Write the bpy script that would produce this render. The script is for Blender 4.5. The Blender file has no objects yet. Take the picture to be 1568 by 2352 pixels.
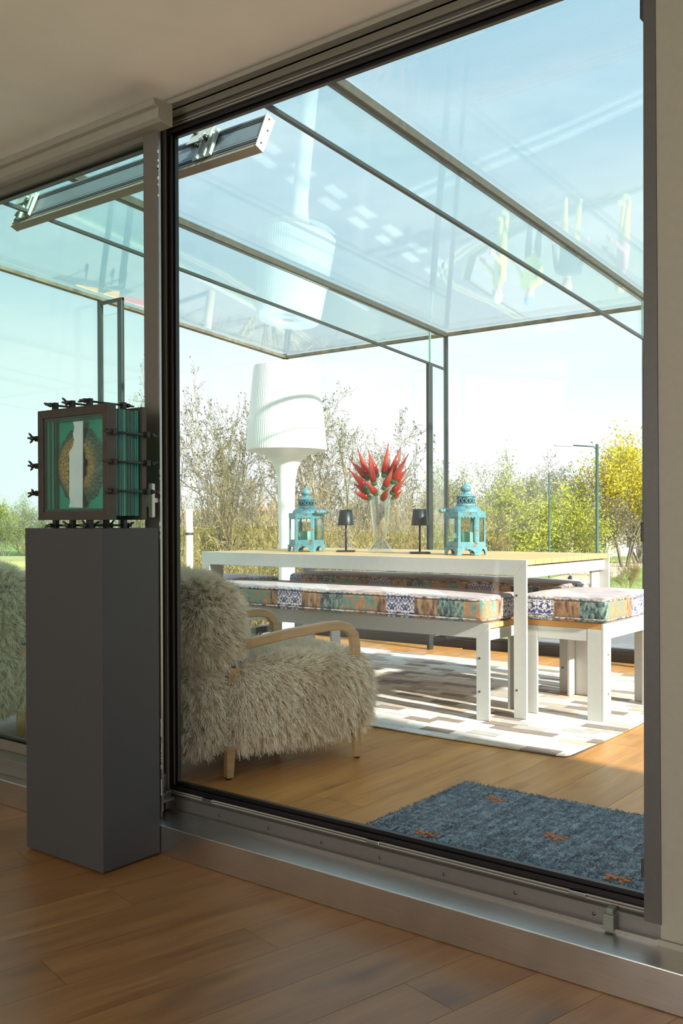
import bpy, bmesh, math, random
import numpy as np
from mathutils import Vector, Matrix, Euler, noise as mnoise

# ------------------------------------------------------------------ camera
sc = bpy.context.scene
COL = sc.collection
F_PX, CY_PX, IMG_W, IMG_H = 2196.674, 1207.036, 1568, 2352
YAW, PITCH, ROLL, EYE = math.radians(37.78595), math.radians(-0.381295), math.radians(-0.202581), 0.931
fwd0 = np.array([-math.sin(YAW), math.cos(YAW), 0]); rgt0 = np.array([math.cos(YAW), math.sin(YAW), 0]); up0 = np.array([0, 0, 1.])
fwd = fwd0 * math.cos(PITCH) + up0 * math.sin(PITCH)
up2 = up0 * math.cos(PITCH) - fwd0 * math.sin(PITCH)
rgt = rgt0 * math.cos(ROLL) + up2 * math.sin(ROLL)
up3 = up2 * math.cos(ROLL) - rgt0 * math.sin(ROLL)
cam = bpy.data.objects.new('camera', bpy.data.cameras.new('camera')); COL.objects.link(cam)
cam.matrix_world = Matrix(((rgt[0], up3[0], -fwd[0], 0), (rgt[1], up3[1], -fwd[1], 0), (rgt[2], up3[2], -fwd[2], EYE), (0, 0, 0, 1)))
cam.data.sensor_fit = 'VERTICAL'; cam.data.sensor_height = 36
cam.data.lens = F_PX * 36 / IMG_H
cam.data.shift_y = (CY_PX - IMG_H / 2) / IMG_H
cam.data.clip_start = 0.02; cam.data.clip_end = 2000
sc.camera = cam

# ------------------------------------------------------------------ exposure, sky, sun, room light
sc.view_settings.view_transform = 'Standard'; sc.view_settings.look = 'None'
sc.view_settings.exposure = 0.85; sc.view_settings.gamma = 1.0; sc.view_settings.use_curve_mapping = False
sc.cycles.transparent_max_bounces = 40; sc.cycles.max_bounces = 12; sc.cycles.glossy_bounces = 6; sc.cycles.transmission_bounces = 10
sc.cycles.use_denoising = True

w = bpy.data.worlds.new('sky'); sc.world = w; w.use_nodes = True
nt = w.node_tree; nt.nodes.clear()
def wn(t): return nt.nodes.new(t)
tc = wn('ShaderNodeTexCoord'); sep = wn('ShaderNodeSeparateXYZ'); nt.links.new(tc.outputs['Generated'], sep.inputs[0])
ramp = wn('ShaderNodeValToRGB'); cr = ramp.color_ramp
cr.elements[0].position = 0.0; cr.elements[0].color = (.74, .755, .77, 1)
cr.elements[1].position = 1.0; cr.elements[1].color = (.36, .50, .62, 1)
for p, c in ((.10, (.70, .73, .755, 1)), (.26, (.40, .53, .62, 1)), (.5, (.37, .51, .62, 1))):
    e = cr.elements.new(p); e.color = c
nt.links.new(sep.outputs['Z'], ramp.inputs[0])
mp = wn('ShaderNodeMapping'); mp.inputs['Scale'].default_value = (1.0, 1.6, 4.5); mp.inputs['Rotation'].default_value = (0, .15, .5)
nt.links.new(tc.outputs['Generated'], mp.inputs[0])
nz = wn('ShaderNodeTexNoise'); nz.inputs['Scale'].default_value = 1.7; nz.inputs['Detail'].default_value = 7; nz.inputs['Roughness'].default_value = .6
nt.links.new(mp.outputs[0], nz.inputs['Vector'])
r2 = wn('ShaderNodeValToRGB'); r2.color_ramp.elements[0].position = .42; r2.color_ramp.elements[1].position = .75
r2.color_ramp.elements[1].color = (.75, .75, .75, 1)
nt.links.new(nz.outputs[0], r2.inputs[0])
mx = wn('ShaderNodeMix'); mx.data_type = 'RGBA'; mx.inputs[7].default_value = (.72, .74, .76, 1)
nt.links.new(r2.outputs[0], mx.inputs[0]); nt.links.new(ramp.outputs[0], mx.inputs[6])
bg = wn('ShaderNodeBackground'); bg.inputs[1].default_value = 1.0
nt.links.new(mx.outputs[2], bg.inputs[0])
wo = wn('ShaderNodeOutputWorld'); nt.links.new(bg.outputs[0], wo.inputs[0])

SUN_ELEV = 25.0
sun = bpy.data.objects.new('sun', bpy.data.lights.new('sun', 'SUN')); COL.objects.link(sun)
sun.data.energy = 7.0; sun.data.angle = math.radians(1.7); sun.data.color = (1, .93, .82)
sun_dir = Vector((-.985, .15, -math.tan(math.radians(SUN_ELEV)))).normalized()
sun.rotation_euler = sun_dir.to_track_quat('-Z', 'Y').to_euler()

# fill lamp added behind the camera, tilted up a little to brighten the inner room
room = bpy.data.objects.new('room_window_light', bpy.data.lights.new('room_window_light', 'AREA')); COL.objects.link(room)
room.data.shape = 'RECTANGLE'; room.data.size = 2.6; room.data.size_y = 1.5; room.data.energy = 85; room.data.color = (1, .95, .88)
room.location = (-.6, -3.9, 1.2); room.rotation_euler = (math.radians(101), 0, 0)

# ------------------------------------------------------------------ helpers
rng = np.random.default_rng(7); random.seed(7)
def tag(o, label=None, cat=None, group=None, kind=None):
    if label: o['label'] = label
    if cat: o['category'] = cat
    if group: o['group'] = group
    if kind: o['kind'] = kind
    return o
def link(o, parent=None):
    COL.objects.link(o)
    if parent is not None: o.parent = parent
    return o
def empty(name, loc=(0, 0, 0), rz=0):
    o = bpy.data.objects.new(name, None); o.location = loc; o.rotation_euler = (0, 0, rz); o.empty_display_size = .05
    return link(o)
def thing(name, label, cat, loc=(0, 0, 0), rz=0, group=None): return tag(empty(name, loc, rz), label, cat, group)
def struct(name, loc=(0, 0, 0)): return tag(empty(name, loc), kind='structure')
def copy_tree(o, parent=None):
    c = o.copy(); link(c, parent)
    for ch in list(o.children): copy_tree(ch, c)
    return c

class MB:
    """collects boxes, tubes, lathes into one mesh"""
    def __init__(s): s.v = []; s.f = []; s.sm = []
    def add(s, v, f, smooth=False):
        b = len(s.v); s.v += [tuple(p) for p in v]; s.f += [tuple(i + b for i in q) for q in f]; s.sm += [smooth] * len(f); return s
    def box(s, x0, x1, y0, y1, z0, z1, M=None):
        v = [(x, y, z) for z in (z0, z1) for y in (y0, y1) for x in (x0, x1)]
        if M is not None: v = [tuple(M @ Vector(p)) for p in v]
        return s.add(v, [(0, 2, 3, 1), (4, 5, 7, 6), (0, 1, 5, 4), (2, 6, 7, 3), (0, 4, 6, 2), (1, 3, 7, 5)])
    def tube(s, pts, r, n=8, smooth=True, cap=True):
        pts = [Vector(p) for p in pts]; m = len(pts); rs = r if hasattr(r, '__len__') else [r] * m
        v = []; f = []; ref = None
        for i, p in enumerate(pts):
            d = (pts[min(i + 1, m - 1)] - pts[max(i - 1, 0)]).normalized()
            if ref is None: ref = d.orthogonal().normalized()
            ref = (ref - d * ref.dot(d)).normalized(); b = d.cross(ref)
            for k in range(n):
                a = 2 * math.pi * k / n; v.append(tuple(p + (ref * math.cos(a) + b * math.sin(a)) * rs[i]))
        for i in range(m - 1):
            for k in range(n): f.append((i * n + k, i * n + (k + 1) % n, (i + 1) * n + (k + 1) % n, (i + 1) * n + k))
        if cap: f.append(tuple(range(n))[::-1]); f.append(tuple((m - 1) * n + k for k in range(n)))
        return s.add(v, f, smooth)
    def lathe(s, prof, n=32, c=(0, 0, 0), smooth=True, rot=0, cap=False):
        v = []; f = []
        for r, z in prof:
            for k in range(n):
                a = 2 * math.pi * k / n + rot; v.append((c[0] + r * math.cos(a), c[1] + r * math.sin(a), c[2] + z))
        for i in range(len(prof) - 1):
            for k in range(n): f.append((i * n + k, i * n + (k + 1) % n, (i + 1) * n + (k + 1) % n, (i + 1) * n + k))
        if cap: f.append(tuple(range(n))[::-1]); f.append(tuple((len(prof) - 1) * n + k for k in range(n)))
        return s.add(v, f, smooth)
    def prism(s, poly, axis, a0, a1):
        """poly of 2-D points extruded along axis 'x','y' or 'z'"""
        def P(p, a): return {'x': (a, p[0], p[1]), 'y': (p[0], a, p[1]), 'z': (p[0], p[1], a)}[axis]
        n = len(poly); v = [P(p, a0) for p in poly] + [P(p, a1) for p in poly]
        f = [(i, (i + 1) % n, n + (i + 1) % n, n + i) for i in range(n)] + [tuple(range(n))[::-1], tuple(range(n, 2 * n))]
        return s.add(v, f)
    def mesh(s, name):
        me = bpy.data.meshes.new(name); me.from_pydata(s.v, [], s.f); me.polygons.foreach_set('use_smooth', s.sm)
        bm = bmesh.new(); bm.from_mesh(me); bmesh.ops.recalc_face_normals(bm, faces=bm.faces); bm.to_mesh(me); bm.free()
        return me
    def build(s, name, mat, parent=None, loc=None, rz=0, bevel=0, seg=2):
        o = bpy.data.objects.new(name, s.mesh(name)); o.data.materials.append(mat)
        if loc is not None: o.location = loc
        if rz: o.rotation_euler = (0, 0, rz)
        if bevel:
            m = o.modifiers.new('bevel', 'BEVEL'); m.width = bevel; m.segments = seg; m.limit_method = 'ANGLE'; m.angle_limit = math.radians(40)
        return link(o, parent)

def np_mesh(name, V, Fc, mats, mi=None, smooth=False):
    """fast mesh from numpy arrays; Fc (n,3) or (n,4)"""
    V = np.asarray(V, np.float32); Fc = np.asarray(Fc, np.int32); k = Fc.shape[1]
    me = bpy.data.meshes.new(name); me.vertices.add(len(V)); me.vertices.foreach_set('co', V.ravel())
    me.loops.add(Fc.size); me.loops.foreach_set('vertex_index', Fc.ravel())
    me.polygons.add(len(Fc)); me.polygons.foreach_set('loop_start', np.arange(0, Fc.size, k, dtype=np.int32))
    for m in mats: me.materials.append(m)
    if mi is not None: me.polygons.foreach_set('material_index', np.asarray(mi, np.int32))
    if smooth: me.polygons.foreach_set('use_smooth', np.ones(len(Fc), bool))
    me.update(calc_edges=True); return me

def rounded_box(hx, hy, hz, r, k=4, m=6, puff=0.0):
    """vertices and quads of a soft box centred on the origin"""
    bm = bmesh.new()
    def ax(h): return sorted(set([round(x, 5) for x in list(np.linspace(-h, -h + r, k + 1)) + list(np.linspace(-h + r, h - r, m + 1)) + list(np.linspace(h - r, h, k + 1))]))
    A = (ax(hx), ax(hy), ax(hz)); H = (hx, hy, hz); idx = {}; V = []; Fq = []
    def vid(p):
        key = tuple(round(c, 5) for c in p)
        if key not in idx:
            q = np.array(p); inn = np.clip(q, [-(h - r) for h in H], [h - r for h in H]); d = q - inn; L = np.linalg.norm(d)
            pos = inn + (d / L * r if L > 1e-9 else 0)
            if puff:
                fx = (1 - (q[0] / hx) ** 2); fy = (1 - (q[1] / hy) ** 2); fz = 1 - (q[2] / hz) ** 2
                pos = pos + np.array([0, 0, np.sign(q[2]) * puff * max(fx, 0) ** .4 * max(fy, 0) ** .5 * abs(q[2]) / hz])
            idx[key] = len(V); V.append(tuple(pos))
        return idx[key]
    for a in range(3):
        b, c = (a + 1) % 3, (a + 2) % 3
        for sgn in (-1, 1):
            for i in range(len(A[b]) - 1):
                for j in range(len(A[c]) - 1):
                    q = []
                    for (ii, jj) in ((i, j), (i + 1, j), (i + 1, j + 1), (i, j + 1)):
                        p = [0, 0, 0]; p[a] = sgn * H[a]; p[b] = A[b][ii]; p[c] = A[c][jj]; q.append(vid(p))
                    Fq.append(tuple(q if sgn > 0 else q[::-1]))
    bm.free(); return V, Fq

# ------------------------------------------------------------------ materials
class NM:
    def __init__(s, name):
        s.m = bpy.data.materials.new(name); s.m.use_nodes = True; s.t = s.m.node_tree; s.t.nodes.clear()
        s.out = s.t.nodes.new('ShaderNodeOutputMaterial')
    def n(s, t, **kw):
        nd = s.t.nodes.new('ShaderNode' + t)
        for k, v in kw.items():
            if k.startswith('_'): setattr(nd, k[1:], v)
            else: s.set(nd.inputs[int(k[1:]) if k[0] == 'i' and k[1:].isdigit() else k.replace('__', ' ')], v)
        return nd
    def set(s, sock, v):
        if hasattr(v, 'is_output'): s.t.links.new(v, sock)
        elif isinstance(v, bpy.types.Node): s.t.links.new(v.outputs[0], sock)
        else: sock.default_value = v if not isinstance(v, tuple) or len(v) != 3 or sock.type != 'RGBA' else (*v, 1)
    def math(s, op, a, b=0.0, c=0.0):
        nd = s.t.nodes.new('ShaderNodeMath'); nd.operation = op; s.set(nd.inputs[0], a); s.set(nd.inputs[1], b)
        if len(nd.inputs) > 2: s.set(nd.inputs[2], c)
        return nd.outputs[0]
    def mix(s, f, a, b):
        nd = s.t.nodes.new('ShaderNodeMix'); nd.data_type = 'RGBA'; s.set(nd.inputs[0], f); s.set(nd.inputs[6], a); s.set(nd.inputs[7], b); return nd.outputs[2]
    def ramp(s, f, stops, interp='LINEAR'):
        nd = s.t.nodes.new('ShaderNodeValToRGB'); nd.color_ramp.interpolation = interp; e = nd.color_ramp.elements
        while len(e) < len(stops): e.new(.5)
        for el, (p, c) in zip(e, stops): el.position = p; el.color = (*c, 1) if len(c) == 3 else c
        s.set(nd.inputs[0], f); return nd.outputs[0]
    def coord(s, kind='Object'): return s.n('TexCoord').outputs[kind]
    def mapping(s, vec, scale=(1, 1, 1), loc=(0, 0, 0), rot=(0, 0, 0)):
        nd = s.n('Mapping'); s.set(nd.inputs[0], vec); nd.inputs['Scale'].default_value = scale; nd.inputs['Location'].default_value = loc; nd.inputs['Rotation'].default_value = rot; return nd.outputs[0]
    def noise(s, vec, scale, detail=3, rough=.55, out=0):
        nd = s.n('TexNoise'); s.set(nd.inputs['Vector'], vec); nd.inputs['Scale'].default_value = scale; nd.inputs['Detail'].default_value = detail; nd.inputs['Roughness'].default_value = rough; return nd.outputs[out]
    def bump(s, h, strength=.3, dist=.01):
        nd = s.n('Bump'); nd.inputs['Strength'].default_value = strength; nd.inputs['Distance'].default_value = dist; s.set(nd.inputs['Height'], h); return nd.outputs[0]
    def finish(s, color, rough=.5, metal=0.0, normal=None, **kw):
        b = s.t.nodes.new('ShaderNodeBsdfPrincipled'); s.set(b.inputs['Base Color'], color); s.set(b.inputs['Roughness'], rough); s.set(b.inputs['Metallic'], metal)
        if normal is not None: s.t.links.new(normal, b.inputs['Normal'])
        for k, v in kw.items(): s.set(b.inputs[k.replace('__', ' ')], v)
        s.t.links.new(b.outputs[0], s.out.inputs[0]); return s.m

def paint(name, c, rough=.5, metal=0.0, var=.06, scale=30, bump=.05):
    m = NM(name); n = m.noise(m.coord(), scale, 4)
    d = tuple(x * (1 - var) for x in c); l = tuple(min(1, x * (1 + var)) for x in c)
    return m.finish(m.ramp(n, [(.3, d), (.7, l)]), rough, metal, m.bump(n, bump, .002) if bump else None)

def glass(name, tint=(.96, .985, .975), f0=.04, refl=(1, 1, 1), rough=0.0):
    """clear sheet: transparent with an angle dependent mirror reflection (Schlick), the same from both sides"""
    m = NM(name); geo = m.n('NewGeometry')
    dp = m.n('VectorMath', _operation='DOT_PRODUCT'); m.set(dp.inputs[0], geo.outputs['Normal']); m.set(dp.inputs[1], geo.outputs['Incoming'])
    c = m.math('SUBTRACT', 1.0, m.math('ABSOLUTE', dp.outputs['Value']))
    fr = m.math('ADD', f0, m.math('MULTIPLY', 1 - f0, m.math('POWER', c, 5.0)))
    tr = m.n('BsdfTransparent', Color=tint); gl = m.n('BsdfGlossy', Color=refl, Roughness=rough)
    mixs = m.n('MixShader', Fac=fr); m.set(mixs.inputs[1], tr); m.set(mixs.inputs[2], gl)
    m.t.links.new(mixs.outputs[0], m.out.inputs[0]); return m.m

def wood(name, dark, light, along=1, scale=1.0, rough=.4, rand=.25, knots=True, bump=.08):
    """grain runs along local axis `along`; every object gets its own offset and tone"""
    m = NM(name); oi = m.n('ObjectInfo'); rnd = oi.outputs['Random']
    off = m.n('CombineXYZ'); m.set(off.inputs[0], m.math('MULTIPLY', rnd, 37.)); m.set(off.inputs[1], m.math('MULTIPLY', rnd, 91.)); m.set(off.inputs[2], m.math('MULTIPLY', rnd, 53.))
    va = m.n('VectorMath', _operation='ADD'); m.set(va.inputs[0], m.coord()); m.set(va.inputs[1], off)
    sx = [9 * scale] * 3; sx[along] = .9 * scale
    v1 = m.mapping(va.outputs[0], tuple(sx))
    n1 = m.noise(v1, 2.0, 6, .6)
    sx2 = [60 * scale] * 3; sx2[along] = 2.5 * scale
    n2 = m.noise(m.mapping(va.outputs[0], tuple(sx2)), 2.0, 3, .6)
    sx3 = [5 * scale] * 3; sx3[along] = 2.2 * scale
    n3 = m.noise(m.mapping(va.outputs[0], tuple(sx3)), 1.3, 2, .5)
    base = m.ramp(m.math('ADD', m.math('MULTIPLY', n1, .7), m.math('MULTIPLY', n2, .3)), [(.32, dark), (.68, light)])
    if knots:
        base = m.mix(m.ramp(n3, [(.62, (0, 0, 0)), (.78, (.75, .75, .75))]), base, tuple(c * .45 for c in dark))
    hs = m.n('HueSaturation'); m.set(hs.inputs['Color'], base); m.set(hs.inputs['Value'], m.math('ADD', 1 - rand / 2, m.math('MULTIPLY', rnd, rand)))
    rr = m.math('ADD', rough - .06, m.math('MULTIPLY', n2, .14))
    return m.finish(hs.outputs[0], rr, 0, m.bump(n2, bump, .002))

M = {}
M['ceiling'] = paint('ceiling_paint', (.88, .84, .78), .7, var=.03, scale=6, bump=.02)
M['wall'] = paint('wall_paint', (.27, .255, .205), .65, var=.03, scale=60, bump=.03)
M['wallw'] = paint('room_wall_paint', (.55, .53, .49), .7, var=.03, scale=20, bump=.02)
M['frame_grey'] = paint('grey_frame_coating', (.13, .122, .105), .38, .15, var=.04, scale=80, bump=.02)
M['frame_taupe'] = paint('taupe_frame_coating', (.15, .14, .112), .42, .1, var=.04, scale=60, bump=.02)
M['trim'] = paint('pale_trim_paint', (.25, .238, .20), .5, var=.04, scale=40, bump=.02)
M['frame_dark'] = paint('dark_frame_coating', (.075, .073, .068), .4, .1, var=.05, scale=80, bump=.02)
M['rubber'] = paint('black_rubber', (.006, .006, .007), .35, var=.1, scale=90, bump=.03)
M['alu'] = paint('brushed_aluminium', (.34, .34, .335), .3, .9, var=.06, scale=120, bump=.03)
M['black'] = paint('black_metal', (.016, .016, .017), .42, .3, var=.1, scale=100, bump=.05)
M['bronze'] = paint('black_bronze', (.045, .04, .037), .45, .4, var=.15, scale=60, bump=.1)
M['lampblack'] = paint('matt_black_lamp_paint', (.03, .031, .033), .38, .35, var=.08, scale=100, bump=.03)
M['white_frame'] = paint('pale_grey_powder_coat', (.52, .52, .495), .45, .0, var=.03, scale=50, bump=.02)
M['screw'] = paint('dark_steel_screw', (.12, .11, .10), .35, .8)
M['steel_fin'] = paint('anodised_bar', (.045, .055, .055), .4, .4, var=.08)
M['beam'] = paint('grey_brown_glazing_bar', (.075, .072, .058), .5, .2, var=.2, scale=40)
M['eave'] = paint('tan_edge_seal', (.16, .13, .09), .6, .0, var=.5, scale=14, bump=.2)
M['plinth'] = paint('charcoal_plinth_paint', (.040, .040, .042), .55, var=.04, scale=120, bump=.03)
M['lampwhite'] = paint('white_moulded_plastic', (.86, .855, .83), .35, var=.01, scale=20, bump=.0)
def steel():
    m = NM('brushed_stainless'); v = m.mapping(m.coord(), (3, 160, 160)); n = m.noise(v, 3, 4)
    s2 = m.noise(m.coord(), 5, 4)
    c = m.ramp(m.math('ADD', m.math('MULTIPLY', n, .5), m.math('MULTIPLY', s2, .5)), [(.35, (.56, .55, .535)), (.65, (.72, .71, .69))])
    return m.finish(c, m.math('ADD', .27, m.math('MULTIPLY', s2, .05)), 1.0, m.bump(n, .06, .002))
M['steel'] = steel()
M['door_glass'] = glass('clear_door_glass', (.985, .995, .992))
M['side_glass'] = glass('green_side_glass', (.85, .945, .905))
M['wall_glass'] = glass('conservatory_wall_glass', (.965, .985, .98))
M['roof_glass'] = glass('conservatory_roof_glass', (.885, .96, .957), .05)
M['fin_glass'] = glass('glass_fin', (.955, .985, .975))
M['lantern_glass'] = glass('lantern_glass', (.95, .96, .95))
M['glass_edge'] = paint('green_glass_edge', (.25, .42, .36), .15, var=.1)
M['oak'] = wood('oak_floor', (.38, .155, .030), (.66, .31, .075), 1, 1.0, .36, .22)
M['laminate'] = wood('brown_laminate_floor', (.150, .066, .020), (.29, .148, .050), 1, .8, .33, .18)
M['teak'] = wood('teak_slats', (.55, .30, .09), (.78, .50, .20), 0, 1.2, .5, .2, knots=False)
M['armwood'] = wood('oak_armrest', (.36, .22, .10), (.52, .34, .16), 1, 3, .45, .05, knots=False)
M['deck'] = wood('brown_outside_deck', (.20, .075, .035), (.33, .14, .07), 0, 1, .6, .2)

# ------------------------------------------------------------------ layout constants (metres; conservatory floor is z = 0)
FI = -.11                      # floor of the inner room
YS, YG = 2.0, 2.17             # front of the steel step, plane of the door glass
ZS = -.0195                    # top of the steel step
CX0, CX1, CX2, CX3, CX4 = -5.22, -3.68, -2.14, -.60, .94   # glazing joints of the glass box
CYB = 5.98                     # its back wall
def roof_z(y): return 2.27 + .076 * (CYB - y)
def fin_z(y): return 2.02 + .078 * (CYB - y)
def at(px, D, z):              # a point D metres ahead of the viewer, at picture column px
    l = (px - 784) / F_PX * D
    return Vector((fwd0[0] * D + rgt0[0] * l, fwd0[1] * D + rgt0[1] * l, z))
def pz(px, py, z):
    d = rgt * ((px - 784) / F_PX) - up3 * ((py - CY_PX) / F_PX) + fwd
    t = (z - EYE) / d[2]; return Vector((d[0] * t, d[1] * t, z))

# ------------------------------------------------------------------ inner room: floor, walls, ceiling
floor = struct('floor')
MB().box(-4.4, 1.7, -4.1, 2.3, FI - .08, FI - .022).build('subfloor', M['black'], floor)
ang = math.radians(-13.3); pw = .157; pl = 1.29
pd = Vector((-math.sin(ang), math.cos(ang), 0)); pr = Vector((math.cos(ang), math.sin(ang), 0))
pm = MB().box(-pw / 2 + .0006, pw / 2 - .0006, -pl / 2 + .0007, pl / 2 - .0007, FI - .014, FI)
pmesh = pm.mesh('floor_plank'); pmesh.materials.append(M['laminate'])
org = Vector((-2.105, 1.71, 0)); k = 0
rest = MB()
for i in range(-26, 30):
    st = (i * .47 + .03) % pl if i else 0.0
    for j in range(-6, 5):
        c = org + pr * (i * pw) + pd * (j * pl + st - pl / 2)
        if not (-4.3 < c.x < 1.6 and -3.9 < c.y < 2.75): continue
        Dv = c.x * fwd0[0] + c.y * fwd0[1]; lat = c.x * rgt0[0] + c.y * rgt0[1]
        if -.4 < c.y < 2.9 and Dv > .8 and abs(lat) < .45 * Dv + .7:
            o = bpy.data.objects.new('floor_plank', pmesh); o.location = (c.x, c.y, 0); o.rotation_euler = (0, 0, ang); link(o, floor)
        else:
            Mt = Matrix.Translation((c.x, c.y, 0)) @ Matrix.Rotation(ang, 4, 'Z')
            rest.box(-pw / 2 + .0006, pw / 2 - .0006, -pl / 2 + .0007, pl / 2 - .0007, FI - .014, FI, Mt)
o = rest.build('hidden_floor_planks', M['laminate'], floor); tag(o, kind='stuff')

ceiling = struct('ceiling')
MB().box(-4.4, 1.7, -4.1, 2.12, 2.282, 2.45).build('ceiling_board', M['ceiling'], ceiling)

wl = struct('wall_left'); MB().box(-4.55, -4.4, -4.1, 2.12, FI, 2.4).build('plaster', M['wallw'], wl)
wr = struct('wall_right'); MB().box(1.7, 1.85, -4.1, 2.12, FI, 2.4).build('plaster', M['wallw'], wr)
wb = struct('wall_back')
m = MB(); m.box(-4.4, -2.2, -4.25, -4.1, FI, 2.4).box(1.0, 1.7, -4.25, -4.1, FI, 2.4).box(-2.2, 1.0, -4.25, -4.1, FI, .3).box(-2.2, 1.0, -4.25, -4.1, 2.1, 2.4)
m.build('plaster', M['wallw'], wb)
wf = struct('wall_front')
MB().box(-4.4, 1.7, 2.125, 2.30, 2.262, 2.62).build('lintel', M['wall'], wf)
MB().prism([(-.754, 2.262), (1.7, 2.262), (1.7, ZS), (-.742, ZS)], 'y', 2.112, 2.30).build('plaster', M['wall'], wf)
MB().box(-.748, 1.7, 2.104, 2.112, ZS, ZS + .014).build('bead', M['trim'], wf)

# projecting wing of the house on the right: it shades the front of the glass room
ww = struct('wall_wing')
MB().box(CX4 + .05, 1.3, 2.30, 3.05, -4, 3.6).build('brickwork', paint('brick_wing', (.35, .24, .18), .8, var=.2, scale=9), ww)

# ------------------------------------------------------------------ steel step and threshold
step = struct('trim_1')
MB().box(-4.4, 1.7, YS, 2.30, FI, ZS).build('steel_step', M['steel'], step, bevel=.0025)
MB().box(-2.40, -.742, 2.112, 2.13, ZS, ZS + .008).build('track_lip', M['alu'], step)
m = MB(); m.prism([(2.128, ZS + .006), (2.128, .0245), (2.142, .0275), (2.142, ZS + .006)], 'x', -2.40, -.742)
tf = m.build('track_face', paint('grey_track', (.17, .163, .155), .35, .6, var=.04, scale=60), step)
for i, x in enumerate(np.arange(-2.34, -.8, .205)):
    MB().lathe([(0, 0), (.0045, .0), (.0045, .002), (0, .002)], 10).build('track_screw', M['screw'], step, (x, 2.1285, .004)).rotation_euler = (math.radians(90), 0, 0)

door = struct('door_1')
X0g, X1g = -2.355, -.783            # clear glass edges, taken at the glass plane
gz0, gz1 = .069, 2.185
def ring(x0, x1, z0, z1, t, y0, y1, mb=None, tr=None):
    """rectangular frame of bar width t around the opening x0..x1, z0..z1"""
    mb = mb or MB(); tr = t if tr is None else tr
    def q(a, b, c, d): mb.prism([a, b, c, d], 'y', y0, y1)
    q((x0, z0), (x1, z0), (x1 + tr, z0 - t), (x0 - t, z0 - t)); q((x0, z1), (x0 - t, z1 + t), (x1 + tr, z1 + t), (x1, z1))
    q((x0, z0), (x0 - t, z0 - t), (x0 - t, z1 + t), (x0, z1)); q((x1, z0), (x1, z1), (x1 + tr, z1 + t), (x1 + tr, z0 - t)); return mb
# everything below is built from the glass outwards, stepping towards the room
MB().box(X0g - .02, X1g + .02, YG, YG + .006, gz0 - .02, gz1 + .02).build('glass_pane', M['door_glass'], door)
ring(X0g, X1g, gz0, gz1, .016, YG - .016, YG - .001, tr=.0).build('inner_gasket', M['rubber'], door)
ring(X0g - .012, X1g, gz0 - .012, gz1 + .012, .003, YG - .022, YG - .014, tr=.0).build('gasket_lip', M['frame_grey'], door)
ring(X0g - .014, X1g, gz0 - .012, gz1 + .012, .016, YG - .026, YG - .012, tr=.0).build('outer_gasket', M['rubber'], door)
m = MB()
for q in range(2): ring(X0g - .0285 - .008 * q, X1g, gz0 - .026 - .007 * q, gz1 + .028 + .009 * q, .0035, YG - .034, YG - .02, m, tr=.0)
m.build('frame_ridges', M['trim'], door)
ring(X0g - .027, X1g, gz0 - .026, gz1 + .027, .026, YG - .030, YG - .012, tr=.0).build('frame_profile', M['frame_dark'], door)
ring(X0g - .053, X1g, .0, gz1 + .053, .022, YG - .040, YG - .012, tr=.0).build('outer_frame', M['frame_taupe'], door)
MB().box(-4.4, -.75, 2.095, 2.14, 2.262, 2.276).build('head_bead', M['trim'], door)
MB().prism([(-.7775, 2.27), (-.752, 2.27), (-.740, .026), (-.7785, .026)], 'y', 2.108, 2.16).build('closing_stile', M['frame_dark'], door)
for z in (2.075, .90, .14):
    MB().box(-.790, -.772, 2.118, 2.15, z - .022, z + .022).build('latch_keep', M['bronze'], door, bevel=.003)
# bottom hinge block (left) and stop (right), drainage notches in the ridges
m = MB(); m.box(-2.362, -2.338, 2.075, 2.125, .018, .026).box(-2.378, -2.358, 2.105, 2.128, -.012, .045); m.box(-2.372, -2.362, 2.08, 2.11, .026, .04)
m.build('bottom_hinge', M['alu'], door, bevel=.002)
m = MB(); m.box(-.872, -.846, 2.098, 2.13, -.014, .022).box(-.868, -.85, 2.105, 2.135, .0, .034)
m.build('door_stop', paint('grey_green_stop', (.16, .18, .15), .45, .3), door, bevel=.002)
for x in (-2.20, -1.55, -.95): MB().box(x - .022, x + .022, YG - .037, YG - .028, .033, .043).build('drain_cap', M['alu'], door, bevel=.002)
# hinge side jamb strips
m = MB()
for x0, x1, y0 in ((-2.428, -2.418, 2.10), (-2.418, -2.412, 2.115)): m.box(x0, x1, y0, 2.16, .0, 2.25)
m.build('jamb_strip', M['trim'], door)
rq = random.Random(3); m = MB()
for i in range(46):
    z = rq.choice((rq.uniform(.05, .32), rq.uniform(.8, 1.1), rq.uniform(1.9, 2.2))); h = rq.uniform(.004, .016)
    m.box(-2.322, -2.322 + rq.uniform(.003, .0055), 2.0492, 2.0515, z, z + h)
tag(m.build('paint_chips', M['lampwhite'], door), kind='stuff')

# ------------------------------------------------------------------ left window
win = struct('window_1')
YW = 2.05
MB().box(-2.392, -2.322, YW, YW + .009, ZS, 2.20).build('mullion', M['frame_grey'], win, bevel=.002)
MB().prism([(-2.398, 2.059), (-2.335, 2.059), (-2.455, 2.16), (-2.512, 2.16)], 'z', ZS, 2.20).build('mullion_core', M['frame_dark'], win)
MB().box(-2.3225, -2.3195, YW + .001, YW + .010, .0, 2.19).build('mullion_edge', M['alu'], win)
m = MB(); m.prism([(YW, ZS), (YW, .037), (2.10, .054), (2.16, .054), (2.16, ZS)], 'x', -4.4, -2.39); m.build('bottom_rail', M['frame_grey'], win, bevel=.002)
MB().box(-4.4, -2.39, 2.095, 2.16, .054, .092).build('glazing_bead', M['frame_taupe'], win)
MB().box(-4.4, -2.39, 2.098, 2.12, .092, .100).build('bottom_gasket', M['rubber'], win)
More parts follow.
